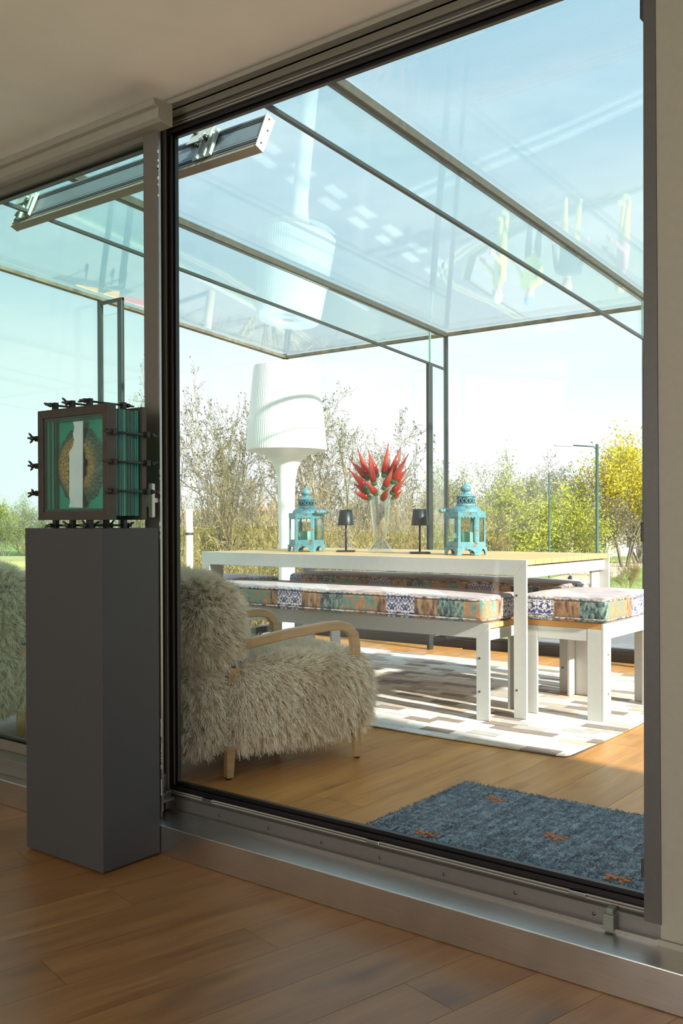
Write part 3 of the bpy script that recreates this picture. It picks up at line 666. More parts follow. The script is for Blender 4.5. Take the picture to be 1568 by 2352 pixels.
# ------------------------------------------------------------------ things on the table
TZ = .7425
def turquoise():
    m = NM('chipped_turquoise_paint'); oc = m.coord(); n = m.noise(oc, 45, 5, .7); n2 = m.noise(oc, 180, 3)
    blue = m.ramp(n2, [(.35, (.075, .24, .31)), (.65, (.16, .385, .44))])
    rust = m.ramp(m.noise(oc, 120, 3), [(.4, (.16, .07, .02)), (.6, (.38, .20, .06))])
    k = m.ramp(n, [(.56, (0, 0, 0)), (.61, (1, 1, 1))])
    return m.finish(m.mix(k, blue, rust), .45, .1, m.bump(n, .2, .003))
M['turq'] = turquoise(); M['candle'] = paint('green_candle_wax', (.22, .52, .38), .4, var=.05); M['void'] = paint('dark_inside', (.02, .06, .07), .8)
def lantern(loc, rz, label, handle_side):
    root = thing('lantern', label, 'lantern', loc, rz); R_ = .107; T = M['turq']
    hexp = lambda r: [(r * math.cos(math.radians(60 * k + 30)), r * math.sin(math.radians(60 * k + 30))) for k in range(6)]
    # arched foot band
    def side_panel(poly_fn, r, name, t=.0035):
        mb = MB(); ap = r * math.cos(math.radians(30)); half = r / 2
        for k in range(6):
            Mt = Matrix.Rotation(math.radians(60 * k + 60), 4, 'Z')
            for poly in poly_fn(half):
                nn = len(poly); vs = [Mt @ Vector((ap - t, p[0], p[1])) for p in poly] + [Mt @ Vector((ap, p[0], p[1])) for p in poly]
                mb.add([tuple(q) for q in vs], [(i, (i + 1) % nn, nn + (i + 1) % nn, nn + i) for i in range(nn)] + [tuple(range(nn))[::-1], tuple(range(nn, 2 * nn))])
        return mb.build(name, T, root)
    def foot(h):
        a = [(h * .62 * math.cos(t), .031 * math.sin(t)) for t in np.linspace(0, math.pi, 11)]
        L = [(h, 0), (h, .040), (-h, .040), (-h, 0)]
        quads = []
        quads.append([(h, 0), (h, .04), (a[0][0], .04), (a[0][0], 0)]); quads.append([(-h, 0), (a[-1][0], 0), (a[-1][0], .04), (-h, .04)])
        for i in range(10): quads.append([a[i], (a[i][0], .04), (a[i + 1][0], .04), a[i + 1]])
        return quads
    side_panel(foot, .112, 'arched_foot')
    side_panel(lambda h: [[(h, .038), (h, .068), (-h, .068), (-h, .038)]], .104, 'lower_band')
    MB().add([(x, y, .045) for x, y in hexp(.1035)] + [(x, y, .05) for x, y in hexp(.1035)], [tuple(range(6))[::-1], tuple(range(6, 12))] + [(i, (i + 1) % 6, 6 + (i + 1) % 6, 6 + i) for i in range(6)]).build('floor_plate', T, root)
    def frame(h):
        b = .014; q = [[(h, .066), (h, .205), (h - b, .205), (h - b, .066)], [(-h, .066), (-h + b, .066), (-h + b, .205), (-h, .205)]]
        return q
    side_panel(frame, .103, 'window_bar')
    def scallop(h):
        q = [[(h, .198), (h, .222), (-h, .222), (-h, .198)]]; nt_ = 6; wd = 2 * (h - .004) / nt_
        for i in range(nt_): q.append([(h - .004 - i * wd, .1985), (h - .004 - (i + 1) * wd, .1985), (h - .004 - (i + .5) * wd, .189)])
        return q
    side_panel(scallop, .105, 'scalloped_band')
    g = MB(); ap = .100 * math.cos(math.radians(30))
    for k in range(6):
        Mt = Matrix.Rotation(math.radians(60 * k + 60), 4, 'Z'); g.box(ap - .006, ap - .0045, -.042, .042, .066, .20, Mt)
    g.build('lantern_panes', M['lantern_glass'], root)
    MB().add([(x, y, .2215) for x, y in hexp(.106)] + [(x, y, .2255) for x, y in hexp(.106)], [tuple(range(6))[::-1], tuple(range(6, 12))] + [(i, (i + 1) % 6, 6 + (i + 1) % 6, 6 + i) for i in range(6)]).build('roof_plate', T, root, bevel=.001)
    MB().lathe([(.083, .2255), (.080, .236), (.070, .247), (.056, .254), (.049, .256)], 36).build('dome', T, root)
    # pierced collar: a ring of bars and bands with a dark core
    MB().lathe([(.040, .256), (.040, .302)], 24).build('collar_core', M['void'], root)
    mb = MB(); mb.lathe([(.049, .256), (.050, .259), (.049, .268), (.046, .268), (.046, .256)], 36).lathe([(.047, .295), (.047, .305), (.044, .305), (.044, .295)], 36)
    nb = 14
    for k in range(nb):
        for s in (-1, 1):
            a0 = 2 * math.pi * k / nb; a1 = a0 + s * 2 * math.pi / nb * .95
            mb.tube([(.0465 * math.cos(a0 + (a1 - a0) * t), .0465 * math.sin(a0 + (a1 - a0) * t), .267 + .029 * t) for t in (0, .33, .66, 1)], .0022, 4)
    mb.build('pierced_collar', T, root)
    MB().lathe([(.056, .304), (.056, .307), (.034, .316), (.020, .320), (.013, .324), (.013, .327), (.021, .332), (.027, .339), (.0295, .347), (.027, .355), (.018, .363), (.008, .368), (.003, .376), (.0005, .386)], 32).build('finial', T, root)
    s = handle_side; hp = Vector((s * .118, -.02, .232)); hw = .052
    hy = .049
    MB().tube([(0, -hy, .30), (s * .006, -hy - .004, .298), (s * .118, -hw, .234)], .0018, 6).build('bail_wire', T, root)
    MB().tube([(0, hy, .30), (s * .006, hy + .004, .298), (s * .118, hw, .234)], .0018, 6).build('bail_wire', T, root)
    MB().tube([(s * .118, -hw - .008, .232), (s * .118, -hw - .002, .232), (s * .118, -hw, .232), (s * .118, hw, .232), (s * .118, hw + .002, .232), (s * .118, hw + .008, .232)], [.009, .011, .0125, .0125, .011, .009], 14).build('grip', T, root)
    cn = thing('candle', label.split(' lantern')[0].replace('weathered', '').strip().replace('turquoise', 'green') if False else ('pale green pillar candle inside the lantern ' + ('by the lamp pole' if s > 0 else 'at the right of the table')), 'candle', (loc[0], loc[1], loc[2] + .0505))
    MB().lathe([(0, 0), (.037, 0), (.0375, .003), (.0375, .062), (.034, .068), (.028, .069), (.02, .063), (0, .061)], 32).build('wax', M['candle'], cn)
    MB().tube([(0, 0, .060), (.001, 0, .068), (.003, 0, .073)], .0012, 6).build('wick', M['black'], cn)
lantern((-3.638, 4.352, TZ), math.radians(2), 'turquoise hexagonal lantern in front of the floor lamp pole, carrying handle to its right', 1)
lantern((-2.565, 4.375, TZ), math.radians(8), 'turquoise hexagonal lantern nearest the right end of the table, handle hanging left', -1)
def table_lamp(loc, label):
    root = thing('table_lamp', label, 'lamp', loc, math.radians(36)); B = M['lampblack']
    MB().box(-.055, .055, -.055, .055, 0, .0085).build('base', B, root, bevel=.003)
    MB().tube([(0, 0, .008), (0, 0, .19)], .0055, 16).build('stem', B, root)
    MB().lathe([(.046, .156), (.0475, .153), (.0475, .156), (.037, .241), (.034, .243), (.0, .243)], 40).lathe([(.0455, .156), (.036, .238), (0, .239)], 40).build('shade', B, root)
table_lamp((-3.388, 4.412, TZ), 'small black table lamp between the left lantern and the glass vase')
table_lamp((-2.872, 4.404, TZ), 'small black table lamp between the glass vase and the right lantern')

# glass vase with glass chillies
def solid_glass(name, color, rough=.02, ior=1.45):
    m = NM(name); b = m.t.nodes.new('ShaderNodeBsdfGlass'); m.set(b.inputs['Color'], color); b.inputs['Roughness'].default_value = rough; b.inputs['IOR'].default_value = ior
    tr = m.n('BsdfTransparent', Color=color); ms = m.n('MixShader', Fac=.35); m.set(ms.inputs[1], b); m.set(ms.inputs[2], tr)
    m.t.links.new(ms.outputs[0], m.out.inputs[0]); return m.m
def chilli_glass():
    m = NM('red_chilli_glass'); sp = m.n('SeparateXYZ'); m.set(sp.inputs[0], m.coord())
    col = m.ramp(m.math('DIVIDE', sp.outputs[2], .1), [(.05, (.33, .012, .003)), (.45, (.52, .03, .018)), (.8, (.62, .12, .085))])
    b = m.t.nodes.new('ShaderNodeBsdfPrincipled'); m.set(b.inputs['Base Color'], col); b.inputs['Roughness'].default_value = .06; b.inputs['Coat Weight'].default_value = .6
    tl_ = m.n('BsdfTransparent'); m.set(tl_.inputs[0], m.mix(.35, col, (1, .45, .38))); ms = m.n('MixShader', Fac=.38); m.set(ms.inputs[1], b); m.set(ms.inputs[2], tl_)
    m.t.links.new(ms.outputs[0], m.out.inputs[0]); return m.m
M['chilli'] = chilli_glass(); M['chtip'] = solid_glass('clear_tip_glass', (.93, .88, .84)); M['vglass'] = glass('vase_glass', (.93, .935, .93), .11); M['vfoot'] = glass('vase_foot_glass', (.93, .94, .935), .14)
M['gball'] = NM('green_glass'); mm = M['gball']
b_ = mm.t.nodes.new('ShaderNodeBsdfPrincipled'); b_.inputs['Base Color'].default_value = (.02, .16, .06, 1); b_.inputs['Roughness'].default_value = .05; b_.inputs['Coat Weight'].default_value = .8
tt_ = mm.n('BsdfTransparent', Color=(.25, .75, .4)); ms_ = mm.n('MixShader', Fac=.35); mm.set(ms_.inputs[1], b_); mm.set(ms_.inputs[2], tt_); mm.t.links.new(ms_.outputs[0], mm.out.inputs[0]); M['gball'] = mm.m
VX, VY = -3.172, 4.452
vase = thing('glass_vase', 'tall clear flared glass vase on a round foot in the middle of the table', 'vase', (VX, VY, TZ))
def facet(prof, n=12, amp=.03):
    v = []; f = []; nn = n * 4
    for r, z in prof:
        for k in range(nn):
            a = 2 * math.pi * k / nn; q = r * (1 - amp * (.5 - .5 * math.cos(a * n))); v.append((q * math.cos(a), q * math.sin(a), z))
    for i in range(len(prof) - 1):
        for k in range(nn): f.append((i * nn + k, i * nn + (k + 1) % nn, (i + 1) * nn + (k + 1) % nn, (i + 1) * nn + k))
    return MB().add(v, f, True)
facet([(.026, .072), (.033, .082), (.040, .12), (.048, .18), (.055, .25), (.059, .318), (.0585, .322), (.055, .318), (.051, .25), (.044, .18), (.035, .12), (.026, .09), (.0, .084)]).build('bowl', M['vglass'], vase)
facet([(.0, .0), (.076, .0), (.078, .004), (.070, .010), (.05, .035), (.034, .058), (.026, .068), (.027, .074), (.0, .078)], 10, .02).build('foot', M['vfoot'], vase)
# directions in the plane facing the viewer
VD = Vector((VX, VY)).dot(Vector((fwd0[0], fwd0[1]))); mpp = VD / F_PX / 3.92
A = Vector((rgt0[0], rgt0[1], 0)); Bk = Vector((fwd0[0], fwd0[1], 0))
CHL = ['long red glass chilli, second of the upper left fan, leaning left', 'red glass chilli half hidden behind the upright left one', 'upright red glass chilli at the front of the left half', 'tallest red glass chilli, pointing straight up', 'red glass chilli just right of the tallest one', 'long red glass chilli leaning furthest out at upper right',
 'red glass chilli at the upper left edge with a long clear tip', 'red glass chilli below the clear-tipped one at the left edge', 'small pink red glass chilli third from the bottom left', 'lowest left red glass chilli lying almost flat', 'short red glass chilli hanging at the front left centre', 'dark red glass chilli crossing the front of the right half',
 'orange red glass chilli low on the right, pointing right', 'lowest right red glass chilli, small and pink', 'pale red glass chilli behind at the right edge', 'red glass chilli glimpsed behind the tallest one', 'small round orange red glass chilli lowest at the front centre']
chil = [((320, 195), (410, 440), .01, 0), ((415, 205), (490, 430), .03, 0), ((420, 250), (465, 505), -.03, -.02), ((600, 148), (560, 430), .02, 0), ((710, 185), (630, 410), .03, .02), ((778, 248), (640, 490), -.01, 0),
        ((240, 280), (400, 460), .02, .03), ((235, 378), (390, 540), -.01, 0), ((282, 510), (400, 585), .01, .02), ((282, 590), (410, 640), -.02, -.02), ((395, 490), (475, 600), -.045, -.06), ((635, 365), (560, 545), -.04, -.04),
        ((752, 470), (635, 590), -.02, -.03), ((720, 580), (645, 640), .0, .0), ((772, 380), (665, 490), .035, .05), ((605, 270), (590, 420), .05, .05), ((590, 565), (548, 645), -.05, -.07)]
for i, ((tx, ty), (bx, by), db, dt) in enumerate(chil):
    def P3(x, y, d): return Vector((VX, VY, 0)) + A * ((x - 522) * mpp) + Bk * d + Vector((0, 0, TZ + (1130 - y) * mpp))
    b0, t0 = P3(bx, by, db), P3(tx, ty, dt + db); L = (t0 - b0).length
    root = thing('glass_chilli', CHL[i], 'glass ornament', b0, 0, 'red glass chillies in the vase')
    root.rotation_mode = 'QUATERNION'; root.rotation_quaternion = (t0 - b0).to_track_quat('Z', 'Y')
    R_ = min(.0205, L * .235)
    cvx = .06 * L * (1 if i % 2 else -1)
    ts = [0, .03, .09, .18, .3, .45, .6, .75, .88, .97]; rs = [.45, .8, .97, 1, .93, .76, .55, .34, .17, .10]
    MB().tube([(cvx * math.sin(t * math.pi) * .5, 0, L * t) for t in ts], [R_ * q for q in rs], 14).build('body', M['chilli'], root)
    MB().tube([(cvx * math.sin(t * math.pi) * .5, 0, L * t) for t in (.90, .95, 1.0, 1.02)], [R_ * .22, R_ * .17, R_ * .15, R_ * .05], 10).build('clear_tip', M['chtip'], root)
    MB().lathe([(0, -R_ * 1.05), (R_ * .5, -R_ * .95), (R_ * .82, -R_ * .55), (R_ * .86, -R_ * .1), (R_ * .75, R_ * .2), (R_ * .4, R_ * .35)], 16).build('green_cap', M['gball'], root)
    inv = root.rotation_quaternion.inverted()
    q0 = Vector((VX, VY, TZ + .20)) - b0; mid = Vector((VX + (b0.x - VX) * .55, VY + (b0.y - VY) * .55, TZ + .315)) - b0
    MB().tube([(0, 0, -R_ * .9), inv @ mid, inv @ q0], .0022, 6).build('stem', M['vglass'], root)

# ------------------------------------------------------------------ plinth and glass-stack sculpture
PX0, PX1, PY0, PY1, PZ = -2.645, -2.266, 1.778, 1.997, .906
pl_ = thing('plinth', 'tall charcoal grey square plinth between the window and the glass door', 'plinth', ((PX0 + PX1) / 2, (PY0 + PY1) / 2, FI))
phx, phy = (PX1 - PX0) / 2, (PY1 - PY0) / 2
MB().box(-phx, phx, -phy, phy, .006, PZ - FI).build('body', M['plinth'], pl_, bevel=.0015)
MB().box(-phx + .012, phx - .012, -phy + .012, phy - .012, 0, .008).build('base', M['black'], pl_)
SX0, SX1, SY0, SY1, SZ0, SZ1 = -2.604, -2.258, 1.798, 1.943, .931, 1.274
sc_ = thing('glass_sculpture', 'sculpture of stacked green glass sheets clamped in dark steel frames on the plinth', 'sculpture', ((SX0 + SX1) / 2, (SY0 + SY1) / 2, PZ))
scx, scy = (SX0 + SX1) / 2, (SY0 + SY1) / 2
shx, shz0, shz1 = (SX1 - SX0) / 2, SZ0 - PZ, SZ1 - PZ; fb = .026
FR = paint('bronzed_steel', (.062, .052, .044), .5, .4, var=.12, scale=60)
for nme, ya, yb in (('front_frame', SY0 - scy, SY0 - scy + .030), ('back_frame', SY1 - scy - .016, SY1 - scy)):
    m = MB(); x0, x1, z0, z1 = -shx + fb, shx - fb, shz0 + fb, shz1 - fb
    ring(x0, x1, z0, z1, fb, ya, yb, m); m.build(nme, FR, sc_, bevel=.0012)
gm = []
for i, c in enumerate(((.002, .075, .05), (.006, .22, .155), (.001, .025, .018), (.06, .46, .34), (.003, .10, .07))):
    q = NM('green_sheet_glass'); gm.append(q.finish(c, .22, 0, None))
ns = 28; ya, yb = SY0 - scy + .006, SY1 - scy - .017; dy = (yb - ya) / ns
rs_ = random.Random(5)
for i in range(ns):
    y = ya + i * dy; inn = y < SY0 - scy + .031; x0, x1, z0, z1 = -shx + .034, shx - .034, shz0 + .034, shz1 - .034
    o = ring(x0, x1, z0, z1, .0078 if inn else .022 + rs_.uniform(-.001, .001), y + dy * .12, y + dy * .86).build('glass_sheet', gm[rs_.choice((0, 0, 1, 1, 2, 3, 4))], sc_)
# the image inside the hollow: a ring of pebbles on a green sheet, broken by a painted-in pale reflection
yi = SY0 - scy + .046
MB().box(-shx + .03, shx - .03, yi + .012, yi + .016, shz0 + .03, shz1 - .03).build('green_backing_sheet', paint('teal_backing', (.006, .30, .22), .25, var=.05), sc_)
def pebbles():
    m = NM('pebble_print'); oc = m.coord(); sp = m.n('SeparateXYZ'); m.set(sp.inputs[0], oc)
    r = m.math('SQRT', m.math('ADD', m.math('POWER', sp.outputs[0], 2.), m.math('POWER', sp.outputs[2], 2.)))
    vo = m.n('TexVoronoi', _feature='DISTANCE_TO_EDGE'); m.set(vo.inputs['Vector'], m.mapping(oc, (1, .2, 1))); vo.inputs['Scale'].default_value = 72
    e = m.ramp(vo.outputs['Distance'], [(.02, (.05, .04, .02)), (.09, (.50, .30, .09))])
    n = m.noise(oc, 40, 3); c = m.mix(m.ramp(n, [(.35, (0, 0, 0)), (.7, (.55, .55, .55))]), e, (.20, .13, .06))
    out = m.ramp(r, [(.072, (0, 0, 0)), (.102, (1, 1, 1))])
    c = m.mix(out, c, (.035, .10, .075))
    return m.finish(c, .5, 0, m.bump(vo.outputs['Distance'], .8, .01))
m = MB(); zc = (shz0 + shz1) / 2 - .004
nn_ = 96; v = []; f = []
for k in range(nn_):
    a = 2 * math.pi * k / nn_; ro = .122 + .003 * math.sin(a * 13) + .002 * math.sin(a * 29)
    ri = .048 + .004 * math.sin(a * 9)
    for rr_, yy in ((ro, yi + .011), (.10, yi - .004), (.075, yi - .012), (ri + .006, yi - .006), (ri, yi + .011)): v.append((rr_ * math.cos(a) * .97, yy, rr_ * math.sin(a)))
for k in range(nn_):
    for j in range(4): a, b = k * 5 + j, ((k + 1) % nn_) * 5 + j; f.append((a, b, b + 1, a + 1))
m.add(v, f, True).build('pebble_ring', pebbles(), sc_, (-.030, 0, zc))
MB().lathe([(0, 0), (.05, 0), (.05, .004), (0, .004)], 40).build('dark_pupil', paint('dark_pupil', (.012, .05, .07), .2), sc_, (-.030, yi + .012, zc)).rotation_euler = (math.radians(90), 0, 0)
rz_ = random.Random(8)
left = [(.006, -.128)]
zs = np.linspace(-.128, .136, 15)
poly = [(.012, -.13), (.016, .136)] + [((-.030 if z > .045 else -.052) + rz_.uniform(-.005, .005) * (1 if z > .03 or z < -.06 else .2), z) for z in zs[::-1]]
MB().prism([(a, b + zc) for a, b in poly], 'y', yi - .0165, yi - .0145).build('pale_reflection', paint('pale_reflection', (.72, .75, .80), .2, var=.08, scale=14), sc_)  # window reflection, made as a thin pale sheet
MB().box(-shx + .02, shx - .02, SY0 - scy + .003, SY0 - scy + .005, shz0 + .02, shz1 - .02).build('cover_glass', glass('sculpture_cover_glass', (.90, .97, .95), .05), sc_)
# clamp rods with wing nuts
def rod(p, axis, out):
    """rod along y through lugs, standing `out` away from the frame side"""
    root = empty('clamp_rod', p); root.parent = sc_
    y0, y1 = SY0 - scy, SY1 - scy
    MB().tube([(0, y0 - .026, 0), (0, y1 + .022, 0)], .0033, 10).build('threaded_rod', M['bronze'], root)
    ox, oz = out
    for yy in (y0 + .010, y1 - .008):
        m = MB(); w_, d_ = .0085, .0165
        m.box(min(-w_, -ox * d_ - w_ * (1 - abs(ox))) if ox else -w_, max(w_, -ox * d_) if ox else w_, yy - .007, yy + .007, min(-w_, -oz * d_) if oz else -w_, max(w_, -oz * d_) if oz else w_)
        m.build('lug', M['black'], root, bevel=.001)
    for yy, s in ((y0 - .006, -1), (y1 + .008, 1)):
        m = MB(); m.tube([(0, yy, 0), (0, yy + s * .010, 0)], [.0075, .0055], 10)
        a = rz_.uniform(0, 3.1)
        for q in (0, math.pi): m.tube([(.004 * math.cos(a + q), yy + s * .004, .004 * math.sin(a + q)), (.012 * math.cos(a + q), yy + s * .010, .012 * math.sin(a + q)), (.016 * math.cos(a + q), yy + s * .015, .016 * math.sin(a + q))], [.0032, .0036, .002], 6)
        m.build('wing_nut', M['bronze'], root)
hz = (shz0 + shz1) / 2
for k in (-1, 0, 1):
    rod((shx + .0135, 0, hz + k * .0865), 'y', (1, 0)); rod((-shx - .0135, 0, hz + k * .0865), 'y', (-1, 0))
    rod((k * .085 - .01, 0, shz1 + .0135), 'y', (0, 1)); rod((k * .085 - .01, 0, shz0 - .0165), "y", (0, -1))

# ------------------------------------------------------------------ roller blind cassette under the glass roof
cas = thing('blind_cassette', 'long aluminium roller blind cassette fixed under the glass roof above the doors', 'blind', (-3.06, 2.545, 2.31))
CM = paint('silver_cassette', (.27, .31, .34), .42, .4, var=.04); CB = paint('beige_cassette_underside', (.42, .34, .27), .5); CE = paint('pale_end_cap', (.52, .53, .49), .45); CG = paint('dark_groove', (.10, .115, .13), .5)
cA, cB, cC, cD = Vector((.012, .074)), Vector((-.045, -.056)), Vector((-.017, -.070)), Vector((.048, .059))
def fc(t, out=0.0):           # point on the front face, t from the bottom edge (0) to the top edge (1), `out` proud of it
    n = Vector((-(cA - cB).y, (cA - cB).x)).normalized(); p = cB + (cA - cB) * t + n * out; return (p.x, p.y)
cx0, cx1 = -.747, .746
MB().prism([fc(0), fc(1), tuple(cD), tuple(cC)], 'x', cx0, cx1).build('housing', CM, cas, bevel=.001)
MB().prism([fc(-.02, .003), fc(.07, .003), (cC.x + .002, cC.y + .004), (cC.x, cC.y - .003)], 'x', cx0, cx1).build('bottom_bar', CB, cas)
m = MB()
for t, wd in ((.10, .02), (.17, .05), (.30, .02), (.80, .02), (.86, .04), (.95, .02)): m.prism([fc(t), fc(t, .003), fc(t + wd, .003), fc(t + wd)], 'x', cx0 + .004, cx1 - .004)
m.build('front_ridge', CG, cas)
m = MB()
for t, wd in ((.07, .03), (.22, .06), (.90, .05)): m.prism([fc(t), fc(t, .005), fc(t + wd, .005), fc(t + wd)], 'x', cx0 + .004, cx1 - .004)
m.build('front_bead', CM, cas)
for x, s_ in ((cx1, 1), (cx0, -1)):
    e = MB().prism([fc(-.03, .006), fc(1.02, .006), (cD.x + .004, cD.y + .002), (cC.x + .004, cC.y - .004)], 'x', min(x, x + s_ * .005), max(x, x + s_ * .005)).build('end_cap', CE, cas, bevel=.001)
    for y, z in (fc(.9, -.012), fc(.15, -.012), fc(.6, -.022)):
        o = MB().lathe([(0, 0), (.004, 0), (.0035, .002), (0, .002)], 10).build('end_screw', M['screw'], e, (x + s_ * .005, y, z)); o.rotation_euler = (0, s_ * math.pi / 2, 0)
for x in (-.66, .47):
    P_ = [fc(.12, .006), fc(1.02, .006), fc(1.02, .010), fc(.12, .010)]
    bm_ = MB().prism(P_, 'x', x - .05, x + .05)
    q0, q1 = Vector(fc(.75, .012)), Vector(fc(1.9, -.02))
    bm_.prism([tuple(q0), (q0.x - .004, q0.y + .002), (q1.x - .004, q1.y), tuple(q1)], 'x', x - .115, x + .0)
    b = bm_.build('bracket', CE, cas, bevel=.001)
    m = MB()
    for dx in (-.022, .018, .048):
        m.prism([fc(.12, .009), fc(.95, .009), fc(.95, .024), fc(.12, .020)], 'x', x + dx, x + dx + .0035)
    m.build('bracket_rib', CE, b)
    m = MB(); u0 = fc(.55, .010); u1 = fc(.55, .030); u2 = fc(.72, .010); u3 = fc(.72, .032)
    m.tube([(x - .035, *u0), (x - .035, *u1)], .007, 8).tube([(x + .002, *u2), (x + .002, *u3)], .010, 6)
    m.tube([(x - .09, *fc(1.15, .004)), (x - .09, *fc(1.15, .016))], .009, 6)
    m.build('clamp_bolt', M['screw'], b)

# ------------------------------------------------------------------ sheepskin armchairs
def fur_mat():
    m = NM('cream_sheepskin'); hi = m.n('HairInfo'); oc = m.coord()
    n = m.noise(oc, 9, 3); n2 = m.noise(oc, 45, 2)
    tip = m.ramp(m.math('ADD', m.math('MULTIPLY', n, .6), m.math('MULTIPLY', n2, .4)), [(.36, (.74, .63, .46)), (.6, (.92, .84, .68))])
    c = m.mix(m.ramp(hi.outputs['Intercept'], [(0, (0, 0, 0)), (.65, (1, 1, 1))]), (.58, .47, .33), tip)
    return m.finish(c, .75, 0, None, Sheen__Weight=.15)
M['fur'] = fur_mat(); M['hideskin'] = paint('sheepskin_base', (.62, .52, .38), .9, var=.15, scale=12)
def puff(name, c, h, r, parent, bulge=.0, seed=0):
    V, Fq = rounded_box(h[0], h[1], h[2], r, 5, 6)
    V = np.array(V); 
    for i, p in enumerate(V):
        q = p / np.array(h); k = mnoise.noise(Vector((p[0] * 5 + seed, p[1] * 5, p[2] * 5)))
        b = 1 + bulge * (1 - min(1, (q ** 2).sum() / 3)) + .05 * k
        V[i] = p * b
    V = V + np.array(c)
    o = bpy.data.objects.new(name, np_mesh(name, V, Fq, [M['hideskin']], smooth=True)); link(o, parent); return o, V, np.array(Fq)
def fur_on(name, V, Fq, parent, n, L, comb, seed, skip=None):
    r = np.random.default_rng(seed); a, b, c, d = V[Fq[:, 0]], V[Fq[:, 1]], V[Fq[:, 2]], V[Fq[:, 3]]
    nr = np.cross(c - a, d - b); ar = np.linalg.norm(nr, axis=1); nr = nr / (ar[:, None] + 1e-12)
    fi = r.choice(len(Fq), n, p=ar / ar.sum()); u, v = r.random((2, n, 1))
    P = (a[fi] * (1 - u) + b[fi] * u) * (1 - v) + (d[fi] * (1 - u) + c[fi] * u) * v; N = nr[fi]
    cen = V.mean(0); sgn = np.sign(((P - cen) * N).sum(1)); N = N * sgn[:, None]
    if skip is not None: k = ~skip(P, N); P, N = P[k], N[k]; n = len(P)
    # locks: strands lean together within small cells, with a slow drift over the hide
    cell = np.floor(P / .013 + r.random(3)).astype(int); key = (cell[:, 0] * 73856093) ^ (cell[:, 1] * 19349663) ^ (cell[:, 2] * 83492791)
    lock = np.random.default_rng(5).normal(0, 1, (4096, 3))[key % 4096]
    big = np.stack([np.sin(P[:, 1] * 17 + P[:, 2] * 11 + seed), np.cos(P[:, 0] * 15 + P[:, 2] * 13), np.sin(P[:, 0] * 12 - P[:, 1] * 14)], -1)
    D = N + np.array(comb) * .75 + lock * .10 + big * .18 + r.normal(0, .17, (n, 3)); D /= np.linalg.norm(D, axis=1)[:, None]
    cellc = (cell + .5) * .013; curl = (cellc - P) / .013 * .16 + lock * .12 + r.normal(0, .10, (n, 3))
    LL = L * r.uniform(.65, 1.15, n) * (1 + .18 * lock[:, 0].clip(-1, 1))
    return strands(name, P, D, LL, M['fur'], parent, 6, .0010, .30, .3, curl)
CHX, CHY = -2.418, 2.454        # floor point under the back leg on the right
ca = math.atan2(.947, .322) - math.pi / 2
W_, DP = .63, .556
wood_dark = paint('dark_post_wood', (.10, .06, .03), .5)
def armchair(name, label, origin, n_scale=1.0):
    """local frame: x to the sitter's right, y towards the front, origin under the right back leg"""
    root = thing(name, label, 'armchair', origin, ca, 'sheepskin armchairs'); A_ = M['armwood']
    for x in (0, -W_):
        s = 1 if x == 0 else -1
        # back leg: splayed, tapered
        def leg(p0, p1, w0, w1, d0, d1, nm):
            mb = MB(); v = []
            for p, ww, dd in ((p0, w0, d0), (p1, w1, d1)):
                for a, b in ((-1, -1), (1, -1), (1, 1), (-1, 1)): v.append((p[0] + a * ww / 2, p[1] + b * dd / 2, p[2]))
            mb.add(v, [(0, 3, 2, 1), (4, 5, 6, 7)] + [(i, (i + 1) % 4, 4 + (i + 1) % 4, 4 + i) for i in range(4)])
            o = mb.build(nm, A_, root, bevel=.004); MB().lathe([(0, 0), (.011, 0), (.011, .007), (0, .007)], 14).build('glide', M['black'], o, (p0[0], p0[1], 0)); return o
        leg((x, 0, .006), (x - .0 * s, .02, .40), .030, .04, .028, .05, 'leg')
        leg((x, DP, .006), (x, DP - .012, .36), .024, .034, .030, .05, 'leg')
        # bent arm: from the back, rising forward, curving down into the front leg
        pts = [(x, -.035, .466), (x, .06, .478), (x, .25, .506), (x, .42, .522), (x, .475, .522), (x, .515, .510), (x, .541, .482), (x, .548, .44), (x, .546, .34)]
        v = []; f = []; P = [Vector(p) for p in pts]; ww, hh = .034, .036
        for i, p in enumerate(P):
            d = (P[min(i + 1, len(P) - 1)] - P[max(i - 1, 0)]).normalized(); nn = Vector((0, -d.z, d.y))
            for a, b in ((-1, -1), (1, -1), (1, 1), (-1, 1)): v.append(tuple(p + Vector((a * ww / 2, 0, 0)) + nn * (b * hh / 2)))
        for i in range(len(P) - 1):
            for k in range(4): f.append((i * 4 + k, i * 4 + (k + 1) % 4, i * 4 + 4 + (k + 1) % 4, i * 4 + 4 + k))
        f += [(3, 2, 1, 0), tuple(len(v) - 4 + k for k in range(4))]
        MB().add(v, f).build('armrest', A_, root, bevel=.006, seg=3)
        MB().box(x - .012, x + .012, -.01, .025, .30, .48).build('back_post', wood_dark, root, bevel=.003)
    xc = -W_ / 2
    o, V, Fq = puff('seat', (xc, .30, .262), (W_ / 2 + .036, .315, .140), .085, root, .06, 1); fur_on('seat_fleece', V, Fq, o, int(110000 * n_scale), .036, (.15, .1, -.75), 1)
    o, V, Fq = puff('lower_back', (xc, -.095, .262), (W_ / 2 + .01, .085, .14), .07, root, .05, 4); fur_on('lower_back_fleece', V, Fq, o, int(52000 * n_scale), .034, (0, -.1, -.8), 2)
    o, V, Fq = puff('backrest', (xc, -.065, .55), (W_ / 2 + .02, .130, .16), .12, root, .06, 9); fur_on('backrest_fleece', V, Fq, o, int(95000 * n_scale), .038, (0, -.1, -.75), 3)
    return root

a1 = armchair('armchair', 'shaggy cream sheepskin armchair with bent oak arms just behind the glass door', (CHX, CHY, 0))
a2 = copy_tree(a1); a2.location = (CHX - 1.165, CHY - .075, 0); a2['label'] = 'shaggy cream sheepskin armchair behind the green left window, mostly hidden by the plinth'

